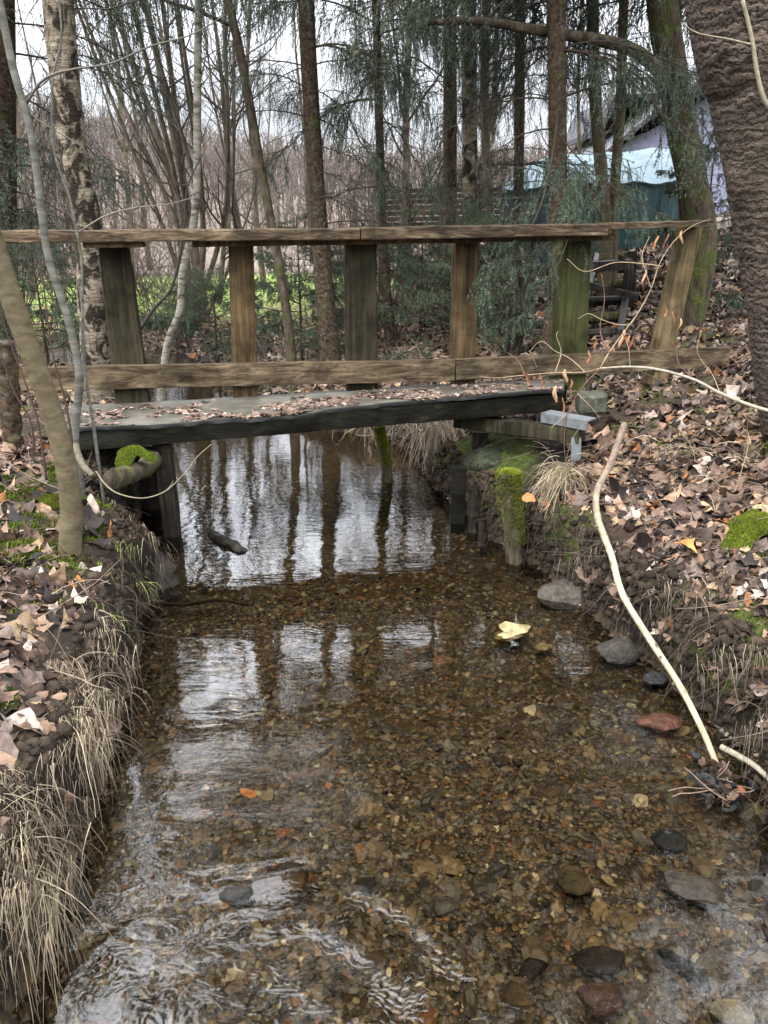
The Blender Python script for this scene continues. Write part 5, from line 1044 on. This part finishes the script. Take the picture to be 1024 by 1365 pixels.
s = NT('dark_teal_tarpaulin'); n = s.noise(s.coords((5, 5, 1)), 2, 5); M['tarp2'] = s.finish(s.ramp(n, [(.3, (.008, .028, .028)), (.7, (.028, .07, .07))]), .5, n, .7, .05, .4)
s = NT('lilac_wall'); v = s.coords(); br = s.n('ShaderNodeTexBrick', {'Vector': s.n('ShaderNodeMapping', {0: v, 2: (math.pi / 2, 0, 0)}).outputs[0], 'Color1': (.17, .18, .24, 1), 'Color2': (.14, .15, .20, 1), 'Mortar': (.13, .13, .18, 1), 'Scale': 2.6}); M['wall'] = s.finish(br.outputs[0], .8)
s = NT('slate_roof'); wv = s.n('ShaderNodeTexWave', {'Vector': s.coords(), 'Scale': 3.0}, bands_direction='Z').outputs[0]; M['roof'] = s.finish(s.ramp(wv, [(.2, (.012, .012, .014)), (.8, (.05, .05, .055))]), .6)
s = NT('bluegrey_cladding'); M['clad'] = s.finish(s.ramp(s.noise(s.coords((8, 8, .5)), 2), [(.3, (.13, .18, .25)), (.7, (.20, .26, .34))]), .7)
sh = thing('tarpaulin_shelter', 'shelter covered with a pale teal tarpaulin behind the ochre trunks', 'shelter', at(800, 300, 13))
m_ = 40; V = np.zeros((14, m_, 3)); fl, fr_ = at(668, 250, 13), at(940, 238, 12.4); bl, br_ = at(735, 206, 15.5), at(940, 192, 15)
for i in range(14):
    q = i / 13
    for j in range(m_): u = j / (m_ - 1); V[i, j] = (fl * (1 - u) + fr_ * u) * (1 - q) + (bl * (1 - u) + br_ * u) * q + [0, 0, .07 * math.sin(q * math.pi) + .05 * float(fbm(u * 9 + q * 3, q * 1.2, 5)) - .03 * abs(math.sin(u * 14))]
idx = np.arange(14 * m_).reshape(14, m_); mb = MB(); fq = np.stack([idx[:-1, :-1], idx[:-1, 1:], idx[1:, 1:], idx[1:, :-1]], -1).reshape(-1, 4); mb.add(V, fq); V2 = V.copy(); V2[..., 2] -= .02; mb.add(V2, fq[:, ::-1]); mb.build('roof', M['tarp'], sh)
F_ = V[0]; n2 = 12; W = np.zeros((n2, m_, 3))
for i in range(n2): W[i] = F_; W[i, :, 2] = F_[:, 2] * (1 - i / (n2 - 1)) + (F_[:, 2] - 1.5) * (i / (n2 - 1)) - .01; W[i, :, 1] += .05 * np.sin(np.arange(m_) * 1.1) * i / n2 + .04
idx = np.arange(n2 * m_).reshape(n2, m_); mb = MB(); fq = np.stack([idx[:-1, :-1], idx[1:, :-1], idx[1:, 1:], idx[:-1, 1:]], -1).reshape(-1, 4); mb.add(W, fq); W2 = W + [0, .03, 0]; mb.add(W2, fq[:, ::-1]); mb.build('side_sheet', M['tarp2'], sh)
hs = thing('house', 'grey lilac house with a dark roof up the slope behind the tarpaulin', 'house', at(880, 300, 28))
def prism(mb, poly, depth, mat=0):
    P = np.array(poly); n_ = len(P); Q = P + [0, depth, 0]; v = np.vstack([P, Q]); f = [np.array([[j, (j + 1) % n_, n_ + (j + 1) % n_, n_ + j] for j in range(n_)])]
    if n_ == 4: f += [np.array([[3, 2, 1, 0]]), np.array([[4, 5, 6, 7]])]
    else: f += [np.array([[0, j + 1, j] for j in range(1, n_ - 1)]), np.array([[n_, n_ + j, n_ + j + 1] for j in range(1, n_ - 1)])]
    mb.add(v, f, mat=mat)
mb = MB(); prism(mb, [at(815, 330, 28), at(1060, 330, 28), at(1060, 60, 28), at(905, 130, 28), at(815, 203, 28)], 7); mb.build('wall', M['wall'], hs, smooth=False)
mb = MB(); prism(mb, [at(806, 208, 27.6), at(806, 202, 27.6), at(905, 123, 27.6), at(1070, 50, 27.6), at(1070, 58, 27.6), at(905, 131, 27.6)], 8); mb.build('roof', M['roof'], hs, smooth=False)
mb = MB(); prism(mb, [at(822, 215, 31), at(900, 215, 31), at(900, 128, 31), at(826, 128, 31)], 4); mb.build('dormer', M['clad'], hs, smooth=False)
mb = MB(); prism(mb, [at(799, 180, 30), at(800, 172, 30), at(820, 126, 30), at(925, 122, 30), at(925, 127, 30), at(829, 131, 30), at(814, 176, 30)], 6); mb.build('dormer_roof', M['roof'], hs, smooth=False)
